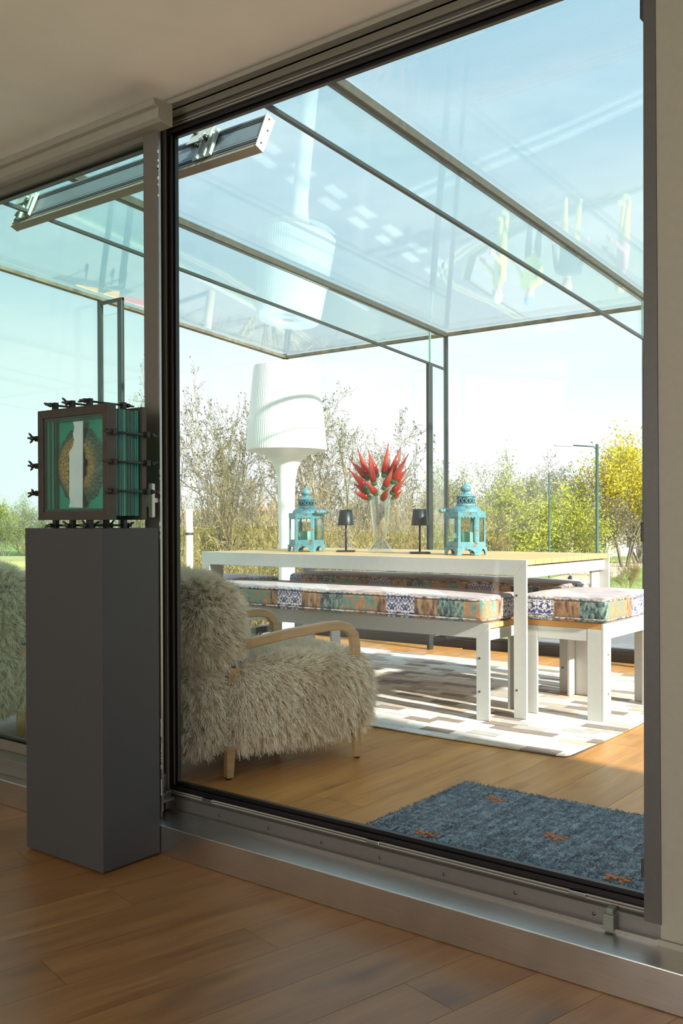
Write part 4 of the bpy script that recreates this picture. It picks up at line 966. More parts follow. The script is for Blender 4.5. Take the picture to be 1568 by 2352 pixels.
# ------------------------------------------------------------------ outside: ground, road, river, terrace
GZ = -4.0
def grass_mat():
    m = NM('park_grass'); oc = m.coord(); n = m.noise(oc, .35, 5, .6); n2 = m.noise(oc, 3.5, 4, .6)
    c = m.ramp(m.math('ADD', m.math('MULTIPLY', n, .6), m.math('MULTIPLY', n2, .4)), [(.35, (.16, .24, .05)), (.55, (.26, .36, .09)), (.72, (.38, .38, .14))])
    return m.finish(c, .9, 0, m.bump(n2, .5, .05))
grd = tag(bpy.data.objects.new('ground', np_mesh('ground', [(-700, -300, GZ), (500, -300, GZ), (500, 900, GZ), (-700, 900, GZ)], [(0, 1, 2, 3)], [grass_mat()])), kind='structure'); link(grd)
asph = paint('asphalt', (.19, .195, .205), .85, var=.1, scale=3, bump=.05); kerbm = paint('kerb_stone', (.42, .40, .37), .8, var=.1)
road = struct('road')
MB().prism([(-18.6, -20), (-9.0, -20), (-9.0, 11), (-3.0, 10.5), (12, 9.2), (12, 14.3), (-3, 15.4), (-9.2, 16.8), (-10.6, 17.5), (-11.5, 18.6), (-11.4, 22), (-10.5, 30), (-6, 52), (-16, 54), (-18.2, 30), (-18.6, 22), (-17.4, 18), (-17.1, 14)], 'z', GZ - .05, GZ + .015).build('road_surface', asph, road)
pave = struct('pavement')
MB().prism([(-23.5, -20), (-18.6, -20), (-17.3, 14), (-17.6, 18), (-18.8, 22), (-18.4, 30), (-22, 30)], 'z', GZ - .05, GZ + .10).build('pavement_surface', paint('pavement_slabs', (.36, .35, .33), .85, var=.08, scale=2), pave)
MB().prism([(-9.1, 16.9), (-3, 15.5), (12, 14.4), (12, 17), (-3, 18.5), (-7.5, 20.5), (-8.6, 26), (-11.1, 24), (-11.3, 20), (-11.3, 18.7), (-10.5, 17.6)], 'z', GZ - .05, GZ + .10).build('pavement_surface', paint('corner_pavement', (.40, .39, .37), .85, var=.08, scale=2), pave)
wpaint = paint('white_road_paint', (.55, .55, .54), .7, var=.06, scale=8); ypaint = paint('yellow_road_paint', (.52, .47, .28), .7, var=.08, scale=8)
def strip(pts, wd, mat, name, par, z=GZ + .016):
    P = [Vector((a, b, 0)) for a, b in pts]; m = MB(); L = []; R = []
    for i, p in enumerate(P):
        d = (P[min(i + 1, len(P) - 1)] - P[max(i - 1, 0)]).normalized(); n = Vector((-d.y, d.x, 0)) * wd / 2; L.append(p + n); R.append(p - n)
    v = [(q.x, q.y, zz) for zz in (z, z + .006) for q in L + R]; k = len(P); o = 2 * k
    f = []
    for i in range(k - 1): f += [(o + i, o + i + 1, o + k + i + 1, o + k + i), (i, k + i, k + i + 1, i + 1), (i, i + 1, o + i + 1, o + i), (k + i, o + k + i, o + k + i + 1, k + i + 1)]
    return MB().add(v, f).build(name, mat, par)
for i in range(7):
    y = 11.6 + i * .98
    strip([(-11.50, y), (-11.52, y + .55)], .24, wpaint, 'zigzag_dash', road); strip([(-11.93, y + .35), (-11.95, y + .90)], .24, wpaint, 'zigzag_dash', road)
strip([(-15.03, 14.1), (-15.01, 15.55)], .10, wpaint, 'lane_line', road); strip([(-14.9, 18.0), (-14.9, 19.6)], .10, wpaint, 'lane_line', road)
strip([(-10.2, 14.75), (-9.7, 14.65), (-8.4, 14.35), (-7.04, 14.08), (-5.4, 13.64), (-4, 13.3)], .15, wpaint, 'give_way_line', road)
strip([(-10.2, 14.45), (-8.4, 14.05), (-6.6, 13.7), (-5.2, 13.35)], .10, wpaint, 'give_way_line', road)
for o_ in (0, .16):
    strip([(-16.85 + o_, 13.5), (-16.85 + o_, 14.74), (-16.81 + o_, 15.93), (-17.16 + o_, 17.91), (-17.94 + o_, 20.27), (-18.35 + o_, 22.09)], .07, ypaint, 'double_yellow_line', road)
    strip([(-8.4, 16.55 - o_), (-9.4, 16.75 - o_), (-10.48 - o_ * .3, 17.29 - o_), (-11.3 - o_, 17.85 - o_ * .6), (-11.68 - o_, 18.3), (-11.87 - o_, 18.9), (-11.75 - o_, 19.7), (-11.58 - o_, 20.3), (-11.4 - o_, 22.1)], .07, ypaint, 'double_yellow_line', road)
# river on the left, far path on the right
wat = NM('river_water'); M['water'] = wat.finish((.10, .14, .12), .12, 0, wat.bump(wat.noise(wat.mapping(wat.coord(), (.8, 2.5, 1)), 1.0, 4), .25, .05))
a, b, c, d = at(-900, 55, 0), at(330, 100, 0), at(330, 72, 0), at(-900, 34, 0)
riv = struct('river'); MB().prism([(p.x, p.y) for p in (at(-700, 103, 0), at(360, 101, 0), at(330, 70, 0), at(-700, 70, 0))], 'z', GZ, GZ + .03).build('water_surface', M['water'], riv)
bank = struct('river_bank'); p0, p1 = at(-700, 103, 0), at(400, 101, 0)
MB().prism([(GZ, 0), (GZ + .9, 1.6), (GZ + 1.0, 9), (GZ, 10)], 'z', 0, 1) if False else None
MB().prism([(q.x, q.y) for q in (at(-700, 103, 0), at(400, 101, 0), at(420, 116, 0), at(-700, 118, 0))], 'z', GZ, GZ + .55).build('grass_bank', paint('dry_bank_grass', (.46, .40, .17), .9, var=.25, scale=.6), bank)
path = struct('path'); dirt = paint('sandy_path', (.60, .50, .38), .9, var=.08, scale=1)
strip([tuple(at(1290, 68, 0).xy), tuple(at(1330, 78, 0).xy), tuple(at(1400, 92, 0).xy), tuple(at(1470, 108, 0).xy), tuple(at(1560, 118, 0).xy)], 4.5, dirt, 'path_surface', path, GZ + .01)
strip([tuple(at(1340, 128, 0).xy), tuple(at(1420, 132, 0).xy), tuple(at(1600, 136, 0).xy)], 7, paint('far_road', (.55, .55, .56), .8), 'path_surface', path, GZ + .01)
# the storey below and the narrow terrace behind the rear glass
blk = struct('building_base'); MB().box(-5.3, 4.5, -5, 6.06, GZ, -.305).build('storey_below', paint('dark_render', (.20, .19, .18), .8), blk)
ter = struct('terrace')
for i in range(6):
    MB().box(-5.3, 4.4, 6.10 + i * .125, 6.21 + i * .125, -.09, -.055).build('deck_board', M['deck'], ter)
MB().box(-1.9, 4.4, 6.55, 6.80, -.05, .03).build('coping', paint('pale_coping', (.66, .68, .70), .6), ter, bevel=.004)
for i in range(3): MB().box(-1.9, 4.4, 6.86 + i * .07, 6.90 + i * .07, -.02, .03 + i * .004).build('louvre', paint('grey_louvre', (.45, .48, .50), .5), ter)
for i in range(6):
    o_ = MB().box(-5.28, 4.4, 6.86 + i * .0001, 6.87, -.3 - .0, -.06).build('fascia', M['deck'], ter) if i == 0 else None

crate = thing('crate', 'dark brown crate with a pale front panel, glimpsed outside under the table', 'crate', (*at(911, 7.45, 0).xy, -.055), YAW)
MB().box(-.082, -.005, -.05, .05, 0, .60).box(-.082, .082, .0, .05, 0, .60).build('crate_body', paint('dark_crate_wood', (.10, .065, .04), .7, var=.2), crate)
MB().box(-.004, .082, -.05, 0, 0, .60).build('front_panel', paint('pale_crate_panel', (.46, .36, .24), .7, var=.1), crate)
for i_ in range(3): MB().box(.0, .078, -.053, -.05, .50 - i_ * .06, .505 - i_ * .06).build('panel_groove', M['bronze'], crate)

# ------------------------------------------------------------------ trees and shrubs
def grow(seed, spec, stems, L0, r0, lean=.25, rmin=.007):
    r = np.random.default_rng(seed)
    a = r.uniform(0, 2 * np.pi, stems) + np.arange(stems) * 2 * np.pi / stems; ln = r.uniform(.2, 1.0, stems) * lean
    d = np.stack([np.cos(a) * ln, np.sin(a) * ln, np.ones(stems)], -1); d /= np.linalg.norm(d, axis=1)[:, None]
    pos = np.stack([np.cos(a) * .15, np.sin(a) * .15, np.zeros(stems)], -1) * stems ** .5; L = r.uniform(.75, 1.0, stems) * L0; rad = np.full(stems, r0) * r.uniform(.7, 1, stems)
    A = []; B = []; RA = []; RB = []; tips = None
    for li, (nseg, wig, up, nch, ratio, ang, start) in enumerate(spec):
        N = len(pos); pts = [pos]; ds = []; p = pos; dd = d
        for s in range(nseg):
            dd = dd + r.normal(0, wig, (N, 3)) + np.array([0, 0, up]); dd /= np.linalg.norm(dd, axis=1)[:, None]; p = p + dd * (L / nseg)[:, None]; pts.append(p); ds.append(dd)
        last = li == len(spec) - 1
        tp = np.linspace(1, .35 if not last else .5, nseg + 1)
        for s in range(nseg): A.append(pts[s]); B.append(pts[s + 1]); RA.append(np.maximum(rad * tp[s], rmin)); RB.append(np.maximum(rad * tp[s + 1], rmin * .8))
        PT = np.stack(pts, 1); DS = np.stack(ds, 1)
        if last: tips = PT[:, 1:].reshape(-1, 3)
        else:
            t = r.uniform(start, 1.0, (N, nch)); t[:, 0] = 1.0; f = t * nseg; ix = np.minimum(f.astype(int), nseg - 1); fr = (f - ix)[..., None]
            n_ = np.arange(N)[:, None]; base = PT[n_, ix] * (1 - fr) + PT[n_, ix + 1] * fr; pdv = DS[n_, ix]
            q = r.normal(0, 1, base.shape); q -= (q * pdv).sum(-1, keepdims=True) * pdv; q /= np.linalg.norm(q, axis=-1, keepdims=True)
            an = ang * r.uniform(.6, 1.3, t.shape)[..., None]; an[:, 0] *= .35
            d = (pdv * np.cos(an) + q * np.sin(an)).reshape(-1, 3); pos = base.reshape(-1, 3)
            L = ((L[:, None] * ratio) * r.uniform(.6, 1.15, t.shape) * (1.15 - .45 * t)).reshape(-1); rad = (rad[:, None] * np.interp(t, [0, 1], [1, .4]) * .62).reshape(-1)
    return np.concatenate(A), np.concatenate(B), np.concatenate(RA), np.concatenate(RB), tips
def branch_mesh(name, A, B, ra, rb, mat):
    D = B - A; D /= np.linalg.norm(D, axis=1)[:, None] + 1e-9; h = np.where(np.abs(D[:, 2:3]) < .9, np.array([[0, 0, 1.]]), np.array([[1., 0, 0]]))
    U = np.cross(D, h); U /= np.linalg.norm(U, axis=1)[:, None]; W = np.cross(D, U); n = len(A); V = np.empty((n, 6, 3))
    for k in range(3):
        c, s = math.cos(2.0944 * k), math.sin(2.0944 * k); V[:, k] = A + (U * c + W * s) * ra[:, None]; V[:, 3 + k] = B + (U * c + W * s) * rb[:, None]
    b = np.arange(n)[:, None] * 6; Fq = np.concatenate([b + np.array([[k, (k + 1) % 3, 3 + (k + 1) % 3, 3 + k]]) for k in range(3)])
    return np_mesh(name, V.reshape(-1, 3), Fq, [mat], smooth=True)
def leaf_mesh(name, P, size, seed, mats, per=1, spread=.2):
    r = np.random.default_rng(seed); P = np.repeat(P, per, 0) + r.normal(0, spread, (len(P) * per, 3)); n = len(P)
    a = r.normal(0, 1, (n, 3)); a /= np.linalg.norm(a, axis=1)[:, None]; b = np.cross(a, r.normal(0, 1, (n, 3))); b /= np.linalg.norm(b, axis=1)[:, None]
    s = size * r.uniform(.6, 1.3, (n, 1)); V = np.stack([P - a * s, P + b * s * .5, P + a * s, P - b * s * .5], 1).reshape(-1, 3)
    return np_mesh(name, V, np.arange(n * 4).reshape(n, 4), mats, r.integers(0, len(mats), n))
def leafm(name, c, tr=.35):
    m = NM(name); oc = m.coord(); n = m.noise(oc, .9, 3); col = m.ramp(n, [(.3, tuple(x * .75 for x in c)), (.7, tuple(min(1, x * 1.2) for x in c))])
    d = m.n('BsdfDiffuse', Color=col); t = m.n('BsdfTranslucent', Color=col); ms = m.n('MixShader', Fac=tr); m.set(ms.inputs[1], d); m.set(ms.inputs[2], t); m.t.links.new(ms.outputs[0], m.out.inputs[0]); return m.m
bark = paint('golden_bark', (.18, .145, .06), .85, var=.3, scale=1.5, bump=0); barkg = paint('grey_bark', (.17, .145, .10), .85, var=.25, scale=1.5, bump=0); straw = paint('straw_stems', (.27, .205, .08), .85, var=.3, scale=1.2, bump=0)
LF = {k: [leafm(k + '_leaf_%d' % i, tuple(x * q for x in c)) for i, q in enumerate((1, .72, 1.25))] for k, c in dict(bud=(.13, .115, .05), lime=(.42, .43, .07), yellow=(.62, .52, .035), olive=(.32, .34, .12), brown=(.32, .26, .16), tan=(.34, .27, .11)).items()}
tall = [(5, .10, .05, 7, .62, .75, .30), (4, .16, .05, 5, .60, .75, .25), (3, .20, .06, 5, .60, .8, .2), (3, .25, .05, 3, .58, .8, .2), (2, .3, .03, 0, 0, 0, 0)]
bushy = [(4, .14, .03, 6, .6, .7, .25), (3, .2, .03, 6, .6, .8, .2), (3, .25, .03, 5, .6, .8, .2), (2, .3, .02, 0, 0, 0, 0)]
thick = [(4, .2, .02, 7, .6, .7, .15), (3, .28, .0, 6, .62, .8, .1), (2, .32, .0, 5, .65, .9, .1), (2, .35, .0, 0, 0, 0, 0)]
weep = [(4, .10, .04, 6, .6, .9, .35), (4, .2, -.04, 7, .7, .8, .2), (4, .12, -.28, 6, .8, .5, .1), (3, .12, -.3, 0, 0, 0, 0)]
PROTO = {}
def proto(kind, var):
    key = (kind, var)
    if key in PROTO: return PROTO[key]
    if kind == 'bare': g = grow(20 + var, tall, 4, 5.2, .13, .55, .0075); bm_, lm = bark, leaf_mesh('buds', g[4][::2], .045, var, LF['bud'], 1, .06)
    if kind == 'lime': g = grow(40 + var, bushy, 7, 3.6, .07, .9, .010); bm_, lm = barkg, leaf_mesh('foliage', g[4][::1], .085, var, LF['lime'], 5, .33)
    if kind == 'yellow': g = grow(50 + var, bushy, 8, 5.2, .10, .7, .012); bm_, lm = barkg, leaf_mesh('foliage', g[4][::1], .09, var, LF['yellow'], 7, .42)
    if kind == 'olive': g = grow(60 + var, bushy, 6, 5.0, .10, .7, .012); bm_, lm = barkg, leaf_mesh('foliage', g[4][::1], .085, var, LF['olive'], 3, .33)
    if kind == 'grey': g = grow(70 + var, bushy, 5, 5.4, .11, .6, .014); bm_, lm = barkg, leaf_mesh('buds', g[4][::1], .09, var, LF['brown'], 1, .2)
    if kind == 'brush': g = grow(80 + var, thick, 16, 3.1, .045, 1.15, .008); bm_, lm = straw, leaf_mesh('dry_leaves', g[4][::3], .065, var, LF['tan'], 1, .1)
    if kind == 'willow': g = grow(90 + var, weep, 3, 4.2, .14, .45, .010); bm_, lm = barkg, leaf_mesh('catkins', g[4][::3], .08, var, LF['brown'], 1, .1)
    me = branch_mesh('branches', *g[:4], bm_); H = float(np.percentile(g[4][:, 2], 99.5)); Wd = float(np.percentile(np.abs(g[4][:, :2]), 98))
    PROTO[key] = (me, lm, H, Wd); return PROTO[key]
rt = random.Random(21)
ORD = 'first second third fourth fifth sixth seventh eighth ninth tenth eleventh twelfth thirteenth fourteenth fifteenth sixteenth seventeenth eighteenth nineteenth twentieth'.split()
def plant(kind, var, px_, D, top_y, name, label, cat, group=None, wid=None):
    me, lm, H, Wd = proto(kind, var); i = 0; h = EYE + (1192 - top_y) / F_PX * D - GZ; s = h / H; p = at(px_, D, GZ)
    root = thing(name, label, cat, p, rt.uniform(0, 6.28), group); sx = s if wid is None else wid / F_PX * D / 2 / Wd
    for nm, me_ in (('branches', me), ('foliage', lm)):
        o = bpy.data.objects.new(nm, me_); o.scale = (sx, sx, s); link(o, root)
    return root
plant('bare', 0, 545, 33, 890, 'bare_tree', 'tall bare spreading tree left of the white floor lamp', 'tree', wid=390)
plant('bare', 1, 845, 35, 905, 'bare_tree', 'tall bare tree rising behind the red glass chillies', 'tree', wid=400)
plant('bare', 2, 450, 38, 930, 'bare_tree', 'bare tree crossing the left edge of the glass door', 'tree', wid=330)
plant('bare', 1, 700, 39, 880, 'bare_tree', 'bare tree mostly hidden by the white lamp shade', 'tree', wid=380)
plant('bare', 2, 960, 44, 1000, 'bare_tree', 'smaller bare tree behind the dark fin bar', 'tree', wid=300)
plant('bare', 0, 300, 36, 868, 'bare_tree', 'bare tree top showing above the glass sculpture', 'tree', wid=210)
for i, (px_, D, ty) in enumerate(((425, 27, 1170), (560, 26, 1185), (700, 28, 1160), (830, 27, 1170), (950, 29, 1150), (480, 33, 1130), (640, 34, 1120), (780, 33, 1125), (900, 35, 1125), (1010, 36, 1110), (1085, 40, 1150))):
    plant('brush', i % 2, px_, D, ty, 'brush_thicket', ('tangled straw thicket behind the table, ' + ('front row' if D < 30 else 'rear row') + ', ' + ORD[i if i < 5 else i - 5] + ' from the left'), 'shrub', 'straw thickets behind the table', wid=250)
plant('olive', 0, 1075, 100, 1062, 'budding_tree', 'grey green budding tree right of the glazing post', 'tree', wid=230)
plant('olive', 1, 1165, 94, 1070, 'budding_tree', 'olive green budding tree above the lime bush', 'tree', wid=250)
plant('grey', 0, 1262, 112, 1050, 'twiggy_tree', 'grey twiggy tree behind the smaller street lamp', 'tree', wid=190)
plant('olive', 0, 1325, 108, 1078, 'budding_tree', 'pale yellow green tree just left of the taller street lamp', 'tree', wid=150)
plant('lime', 0, 1180, 78, 1128, 'lime_shrub', 'lime green spring shrub right of the right lantern', 'shrub', wid=250)
plant('lime', 1, 1275, 84, 1140, 'lime_shrub', 'bright lime shrub around the foot of the smaller street lamp', 'shrub', wid=220)
plant('lime', 1, 1095, 86, 1150, 'lime_shrub', 'yellowish green shrub behind the right lantern', 'shrub', wid=170)
plant('yellow', 0, 1468, 104, 1018, 'yellow_tree', 'bright yellow flowering tree right of the taller street lamp', 'tree', wid=300)
plant('willow', 0, 1350, 98, 1135, 'willow', 'brown weeping willow behind the taller street lamp', 'tree', wid=170)
plant('willow', 1, 1435, 96, 1125, 'willow', 'brown weeping willow below the yellow tree', 'tree', wid=190)
plant('brush', 1, 1440, 66, 1285, 'bare_sapling', 'thin bare sapling on the lawn beside the door frame', 'shrub', wid=70)
for i, (px_, D, ty, kd) in enumerate(((15, 128, 1135, 'olive'), (75, 132, 1146, 'olive'), (-60, 125, 1125, 'grey'), (140, 130, 1140, 'olive'), (215, 125, 1120, 'olive'), (300, 120, 1110, 'grey'))):
    plant(kd, i % 2 if kd == 'olive' else 0, px_, D, ty, 'riverside_tree', 'dull green tree on the far river bank, ' + ('seen left of the plinth, nearest its edge', 'between the plinth edge and the sculpture', 'at the left picture edge', 'hidden behind the sculpture frame', 'behind the green glass stack', 'behind the grey mullion')[i], 'tree', 'trees on the far river bank', wid=130)
for i in range(18):
    px_ = 380 + i * 68; plant(('grey', 'olive')[i % 2], 0, px_, 118 + (i % 4) * 9, 1118 + (i * 37) % 40, 'distant_tree', 'distant hazy tree in the far line behind the park, ' + ORD[i] + ' from the left', 'tree', 'distant trees behind the park', wid=125)
for i in range(16):
    px_ = -40 + i * 100; plant('lime' if i % 3 == 0 else 'brush', i % 2, px_, 138 + (i % 3) * 5, 1160 + (i * 29) % 22, 'distant_hedge', 'low distant hedge plant under the far trees, ' + ORD[i] + ' from the left', 'shrub', 'distant hedge plants', wid=150)

# ------------------------------------------------------------------ street lamps, post, houses
def street_lamp(px_, D, top_y, arm_px, label):
    p = at(px_, D, GZ); H = EYE + (1192 - top_y) / F_PX * D - GZ; root = thing('street_lamp', label, 'street lamp', p); Gm = M['lampgreen']
    MB().tube([(0, 0, 0), (0, 0, .9), (0, 0, .95), (0, 0, H)], [.10, .10, .075, .062], 12).build('post', Gm, root)
    L = arm_px / F_PX * D; dx, dy = rgt0[0] * L, rgt0[1] * L
    MB().tube([(0, 0, H - .25), (dx * .08, dy * .08, H - .10), (dx * .6, dy * .6, H - .04)], [.03, .028, .025], 8).build('arm', Gm, root)
    m = MB(); a_ = math.atan2(dy, dx); Mt = Matrix.Rotation(a_, 4, 'Z'); l0, l1 = abs(L) * .58, abs(L) * 1.0
    v = [Mt @ Vector(q) for q in ((l0, -.09, H - .10), (l0, .09, H - .10), (l0, .09, H + .02), (l0, -.09, H + .02), (l1, -.12, H - .06), (l1, .12, H - .06), (l1, .12, H - .03), (l1, -.12, H - .03))]
    m.add([tuple(q) for q in v], [(0, 1, 2, 3), (4, 7, 6, 5), (0, 4, 5, 1), (1, 5, 6, 2), (2, 6, 7, 3), (3, 7, 4, 0)]).build('lamp_head', paint('grey_lamp_head', (.42, .45, .47), .5), root)
M['lampgreen'] = paint('dark_green_post_paint', (.035, .085, .065), .5, var=.08, scale=2)
street_lamp(1371, 40, 1022, -97, 'taller dark green street lamp, its arm pointing left')
street_lamp(1261, 64, 1088, 58, 'smaller dark green street lamp, its arm pointing right')
p = at(434, 24, GZ); tb = thing('timber_post', 'pale weathered timber post by the left edge of the glass door', 'post', p)
MB().tube([(0, 0, 0), (0, 0, 2.4), (0, 0, 4.6), (0, 0, 5.2)], [.11, .105, .10, .095], 14).build('post', paint('weathered_timber', (.62, .54, .42), .8, var=.12, scale=3), tb)
MB().lathe([(.112, 4.55), (.116, 4.58), (.112, 4.61)], 14).build('band', M['bronze'], tb)
def house(px_, D, w_, d_, wall_h, roof_h, label, wc, rc):
    p = at(px_, D, GZ); root = thing('house', label, 'house', p, YAW + .25)
    MB().box(-w_ / 2, w_ / 2, -d_ / 2, d_ / 2, 0, wall_h).build('wall', wc, root)
    MB().prism([(-d_ / 2 - .3, wall_h), (d_ / 2 + .3, wall_h), (0, wall_h + roof_h)], 'x', -w_ / 2 - .3, w_ / 2 + .3).build('roof', rc, root)
    MB().box(-w_ * .3, -w_ * .3 + .9, -.5, .5, wall_h + roof_h * .5, wall_h + roof_h + .9).build('chimney', wc, root)
    for i in range(max(2, int(w_ / 3))):
        for z in (1.0, 3.6):
            if z + 1.3 < wall_h:
                x = -w_ / 2 + 1.2 + i * (w_ - 2.4) / max(1, int(w_ / 3) - 1 or 1)
                o = MB().box(x - .5, x + .5, -d_ / 2 - .05, -d_ / 2 + .02, z, z + 1.3).build('window', M['lampwhite'], root); MB().box(x - .42, x + .42, -d_ / 2 - .06, -d_ / 2 - .045, z + .08, z + 1.22).build('pane', M['void'], o)
brickw = paint('far_brick', (.36, .27, .21), .8, var=.15, scale=1); rooft = paint('red_roof_tiles', (.40, .22, .17), .8, var=.15, scale=2); roofg = paint('brown_roof_tiles', (.28, .20, .17), .8, var=.15, scale=2)
house(585, 150, 12, 8, 4.6, 2.4, 'far house with a red tiled roof seen through the bare tree', brickw, rooft)
house(425, 158, 10, 8, 4.3, 2.0, 'far brick house with a red roof near the timber post', brickw, rooft)
house(1345, 128, 10, 9, 3.2, 2.6, 'far house with a brown roof behind the willow and the taller street lamp', paint('pale_render', (.55, .56, .58), .8), roofg)

# ------------------------------------------------------------------ people (road workers mirrored in the glass roof, a sitter in the park)
def skinmat(n, c): return paint(n, c, .7, var=.05, scale=8, bump=0)
SK = skinmat('skin', (.56, .36, .26)); HV = skinmat('hi_vis_yellow', (.72, .84, .10)); NV = skinmat('navy_trousers', (.05, .07, .12)); WH = skinmat('white_helmet', (.80, .80, .78)); DK = skinmat('dark_coat', (.05, .055, .065)); FHR = skinmat('fair_hair', (.70, .58, .38)); PK = skinmat('pink_jacket', (.72, .35, .42)); TQ = skinmat('blue_helmet', (.15, .42, .60))
def skin_body(name, J, E_, parent, mats, pick):
    me = bpy.data.meshes.new(name); me.from_pydata([j[0] for j in J], E_, []); o = bpy.data.objects.new(name, me); link(o, parent)
    for m_ in mats: me.materials.append(m_)
    o.modifiers.new('skin', 'SKIN'); 
    sl = me.skin_vertices[0].data if me.skin_vertices else None
    if sl is None:
        bm = bmesh.new(); bm.from_mesh(me); bm.verts.layers.skin.verify(); bm.to_mesh(me); bm.free(); sl = me.skin_vertices[0].data
    for i, j in enumerate(J): sl[i].radius = (j[1], j[1] * (j[2] if len(j) > 2 else 1))
    sl[0].use_root = True
    s = o.modifiers.new('sub', 'SUBSURF'); s.levels = 1; s.render_levels = 1
    dg = bpy.context.evaluated_depsgraph_get(); ev = o.evaluated_get(dg); m2 = bpy.data.meshes.new_from_object(ev); o.modifiers.clear(); o.data = m2
    m2.materials.clear()
    for m_ in mats: m2.materials.append(m_)
    for p_ in m2.polygons: p_.material_index = pick(p_.center); p_.use_smooth = True
    return o
def person(label, loc, rz, top, legs, hat, arms=((.30, .10, .95), (.30, .15, 1.0)), sit=False):
    root = thing('person', label, 'person', loc, rz)
    if not sit:
        J = [((0, 0, .95), .15, .75), ((0, 0, 1.15), .145, .75), ((0, 0, 1.36), .165, .65), ((0, 0, 1.50), .06), ((0, .01, 1.56), .058),
             ((.19, 0, 1.40), .065), ((.25, .03, 1.15), .048), ((arms[0][0], arms[0][1] + .12, arms[0][2]), .036), ((-.19, 0, 1.40), .065), ((-.25, .03, 1.15), .048), ((-arms[1][0], arms[1][1] + .12, arms[1][2]), .036),
             ((.10, 0, .86), .09), ((.11, .03, .48), .062), ((.12, 0, .09), .045), ((.12, .15, .05), .04), ((-.10, 0, .86), .09), ((-.12, .0, .48), .062), ((-.14, -.03, .09), .045), ((-.15, .12, .05), .04)]
    else:
        J = [((0, 0, .16), .16, .8), ((0, -.03, .36), .145, .8), ((0, -.03, .56), .16, .65), ((0, -.01, .70), .06), ((0, .01, .75), .058),
             ((.18, -.02, .60), .062), ((.24, .08, .40), .046), ((.14, .30, .42), .035), ((-.18, -.02, .60), .062), ((-.24, .08, .40), .046), ((-.14, .30, .42), .035),
             ((.10, .10, .14), .09), ((.13, .42, .42), .062), ((.13, .58, .08), .045), ((.13, .70, .05), .04), ((-.10, .10, .14), .09), ((-.13, .42, .42), .062), ((-.13, .58, .08), .045), ((-.13, .70, .05), .04)]
    E_ = [(0, 1), (1, 2), (2, 3), (3, 4), (2, 5), (5, 6), (6, 7), (2, 8), (8, 9), (9, 10), (0, 11), (11, 12), (12, 13), (13, 14), (0, 15), (15, 16), (16, 17), (17, 18)]
    zt = .90 if not sit else .13
    def pick(c): return 2 if (c[2] > (1.49 if not sit else .68)) else (0 if c[2] > zt else 1)
    skin_body('body', J, E_, root, [top, legs, SK], pick)
    hc = (0, .02, 1.66) if not sit else (0, .02, .85)
    V, Fq = rounded_box(.075, .095, .115, .072, 4, 2)
    hd = bpy.data.objects.new('head', np_mesh('head', np.array(V) + np.array(hc), Fq, [SK], smooth=True)); link(hd, root)
    MB().tube([(0, hc[1] + .09, hc[2] + .02), (0, hc[1] + .118, hc[2] - .022), (0, hc[1] + .092, hc[2] - .03)], [.008, .014, .008], 8).build('nose', SK, hd)
    for s in (-1, 1):
        MB().lathe([(0, -.012), (.012, 0), (0, .012)], 8).build('eye', DK, hd, (s * .032, hc[1] + .085, hc[2] + .015))
        MB().tube([(s * .074, hc[1], hc[2] - .03), (s * .085, hc[1] - .01, hc[2] + .01), (s * .074, hc[1], hc[2] + .03)], [.01, .014, .01], 6).build('ear', SK, hd)
    MB().box(-.022, .022, hc[1] + .086, hc[1] + .094, hc[2] - .066, hc[2] - .058).build('mouth', PK, hd)
    MB().lathe([(.105, .0), (.10, .02), (.098, .06), (.075, .105), (.03, .128), (0, .132)], 20, (0, hc[1] - .005, hc[2] + .035)).build('helmet' if hat in (WH, TQ) else 'hair', hat, root)
    ends = (J[7][0], J[10][0]); elb = (J[6][0], J[9][0])
    for e, q in zip(ends, elb):
        d = (Vector(e) - Vector(q)).normalized(); b0 = Vector(e); hb = MB(); sd = d.orthogonal().normalized()
        hb.tube([b0 - d * .01, b0 + d * .04, b0 + d * .08], [.03, .04, .036], 8)
        for k in range(4): hb.tube([b0 + d * .07 + sd * (.024 - .016 * k), b0 + d * (.115 + .01 * (k in (1, 2))) + sd * (.026 - .017 * k), b0 + d * (.145 + .012 * (k in (1, 2))) + sd * (.022 - .015 * k) + d.cross(sd) * .015], [.010, .009, .006], 6)
        hb.tube([b0 + d * .02 + sd * .03, b0 + d * .06 + sd * .055, b0 + d * .09 + sd * .06], [.011, .010, .007], 6)
        hb.build('hand', SK, root)
    return root
person('road worker all in hi-vis yellow with white helmet, mirrored in the roof', (-8.95, 15.95, GZ + .1), 2.4, HV, HV, WH)
person('road worker in hi-vis jacket and navy trousers with blue helmet, mirrored in the roof', (-8.45, 16.3, GZ + .1), 2.9, HV, NV, TQ)
person('fair-haired person in pink jacket beside the road workers, mirrored in the roof', (-6.65, 16.35, GZ + .1), 2.2, PK, HV, FHR)
person('fair-haired road worker in navy jacket and yellow trousers, mirrored in the roof', (-7.55, 16.0, GZ + .1), 3.6, NV, HV, FHR)
person('person with fair hair in a dark coat sitting on the grass beyond the table', at(1309, 71, GZ), 2.5, DK, DK, FHR, sit=True)

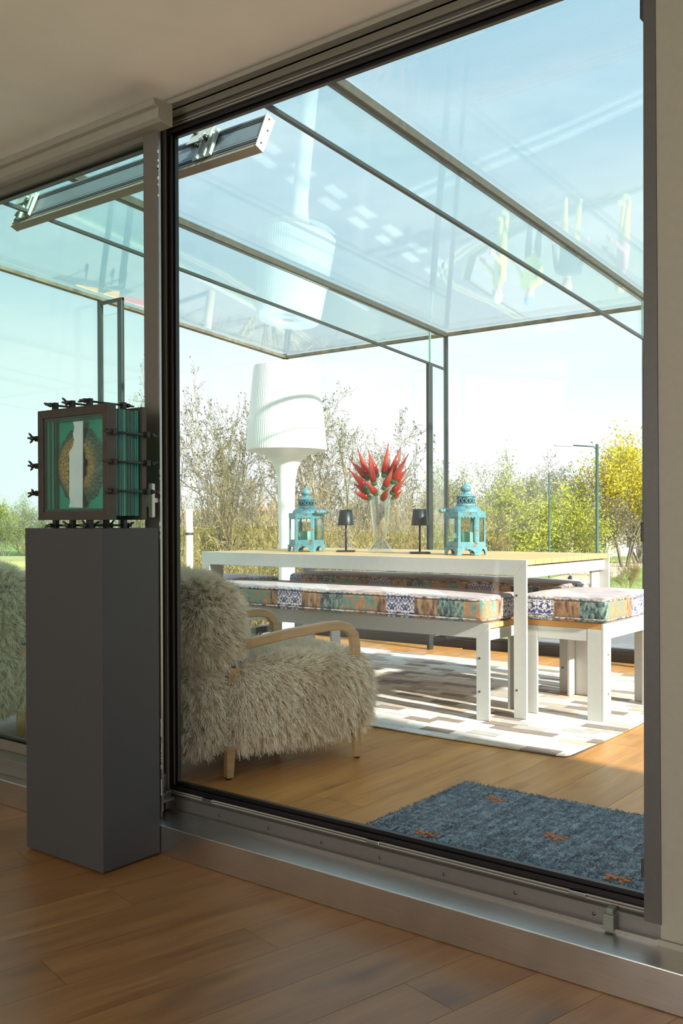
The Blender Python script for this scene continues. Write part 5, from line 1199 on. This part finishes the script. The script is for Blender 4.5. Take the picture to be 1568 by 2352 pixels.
# ------------------------------------------------------------------ road signs mirrored in the roof edge
def text_obj(name, s, size, mat, parent, loc, rot):
    cu = bpy.data.curves.new(name, 'FONT'); cu.body = s; cu.size = size; cu.extrude = .004; cu.align_x = 'CENTER'; cu.align_y = 'CENTER'
    o = bpy.data.objects.new(name, cu); link(o, None); dg = bpy.context.evaluated_depsgraph_get(); me = bpy.data.meshes.new_from_object(o.evaluated_get(dg)); bpy.data.objects.remove(o)
    me.materials.clear(); me.materials.append(mat); o = bpy.data.objects.new(name, me); o.location = loc; o.rotation_euler = rot; return link(o, parent)
OR_ = paint('orange_sign_face', (.90, .42, .06), .4, var=.02); RD = paint('red_sign_face', (.78, .06, .06), .4, var=.02); WS = paint('white_sign_face', (.86, .86, .84), .4, var=.02); KS = paint('black_sign_print', (.02, .02, .02), .5)
def sign(label, loc, rz, w_, h_, zc, face, parts):
    root = thing('road_sign', label, 'road sign', loc, rz)
    MB().box(-w_ / 2, w_ / 2, -.012, .012, zc - h_ / 2, zc + h_ / 2).build('sign_board', face, root, bevel=.008)
    for x in (-w_ * .3, w_ * .3): MB().tube([(x, .02, 0), (x, .02, zc + h_ * .3)], .022, 8).build('leg', M['alu'], root)
    for x in (-w_ * .3, w_ * .3): MB().box(x - .03, x + .03, -.3, .3, 0, .03).build('foot', M['black'], root)
    parts(root)
def arrow(root, s, zc, L, mat):
    MB().prism([(-s * L / 2, zc - .045), (s * L * .12, zc - .045), (s * L * .12, zc - .12), (s * L / 2, zc), (s * L * .12, zc + .12), (s * L * .12, zc + .045), (-s * L / 2, zc + .045)], 'y', -.017, -.011).build('arrow', mat, root)
def orange_parts(root):
    arrow(root, -1, .98, .42, KS); text_obj('lettering', 'Diversion', .17, KS, root, (0, -.0135, .70), (math.radians(90), 0, 0))
def red_parts(root):
    MB().box(-.40, .40, -.012, .012, 1.16, 1.50).build('arrow_board', WS, root, bevel=.008); arrow(root, 1, 1.33, .46, KS)
    text_obj('lettering', 'Road', .19, WS, root, (0, -.0135, .93), (math.radians(90), 0, 0)); text_obj('lettering', 'closed', .19, WS, root, (0, -.0135, .72), (math.radians(90), 0, 0))
sign('orange diversion road sign with a black arrow pointing left, mirrored in the roof edge', (-19.35, 14.35, GZ + .1), .95, 1.05, .75, .82, OR_, orange_parts)
sign('red and white road closed sign under an arrow board, mirrored in the roof edge', (-18.85, 15.15, GZ + .1), .95, 1.05, .62, .83, RD, red_parts)
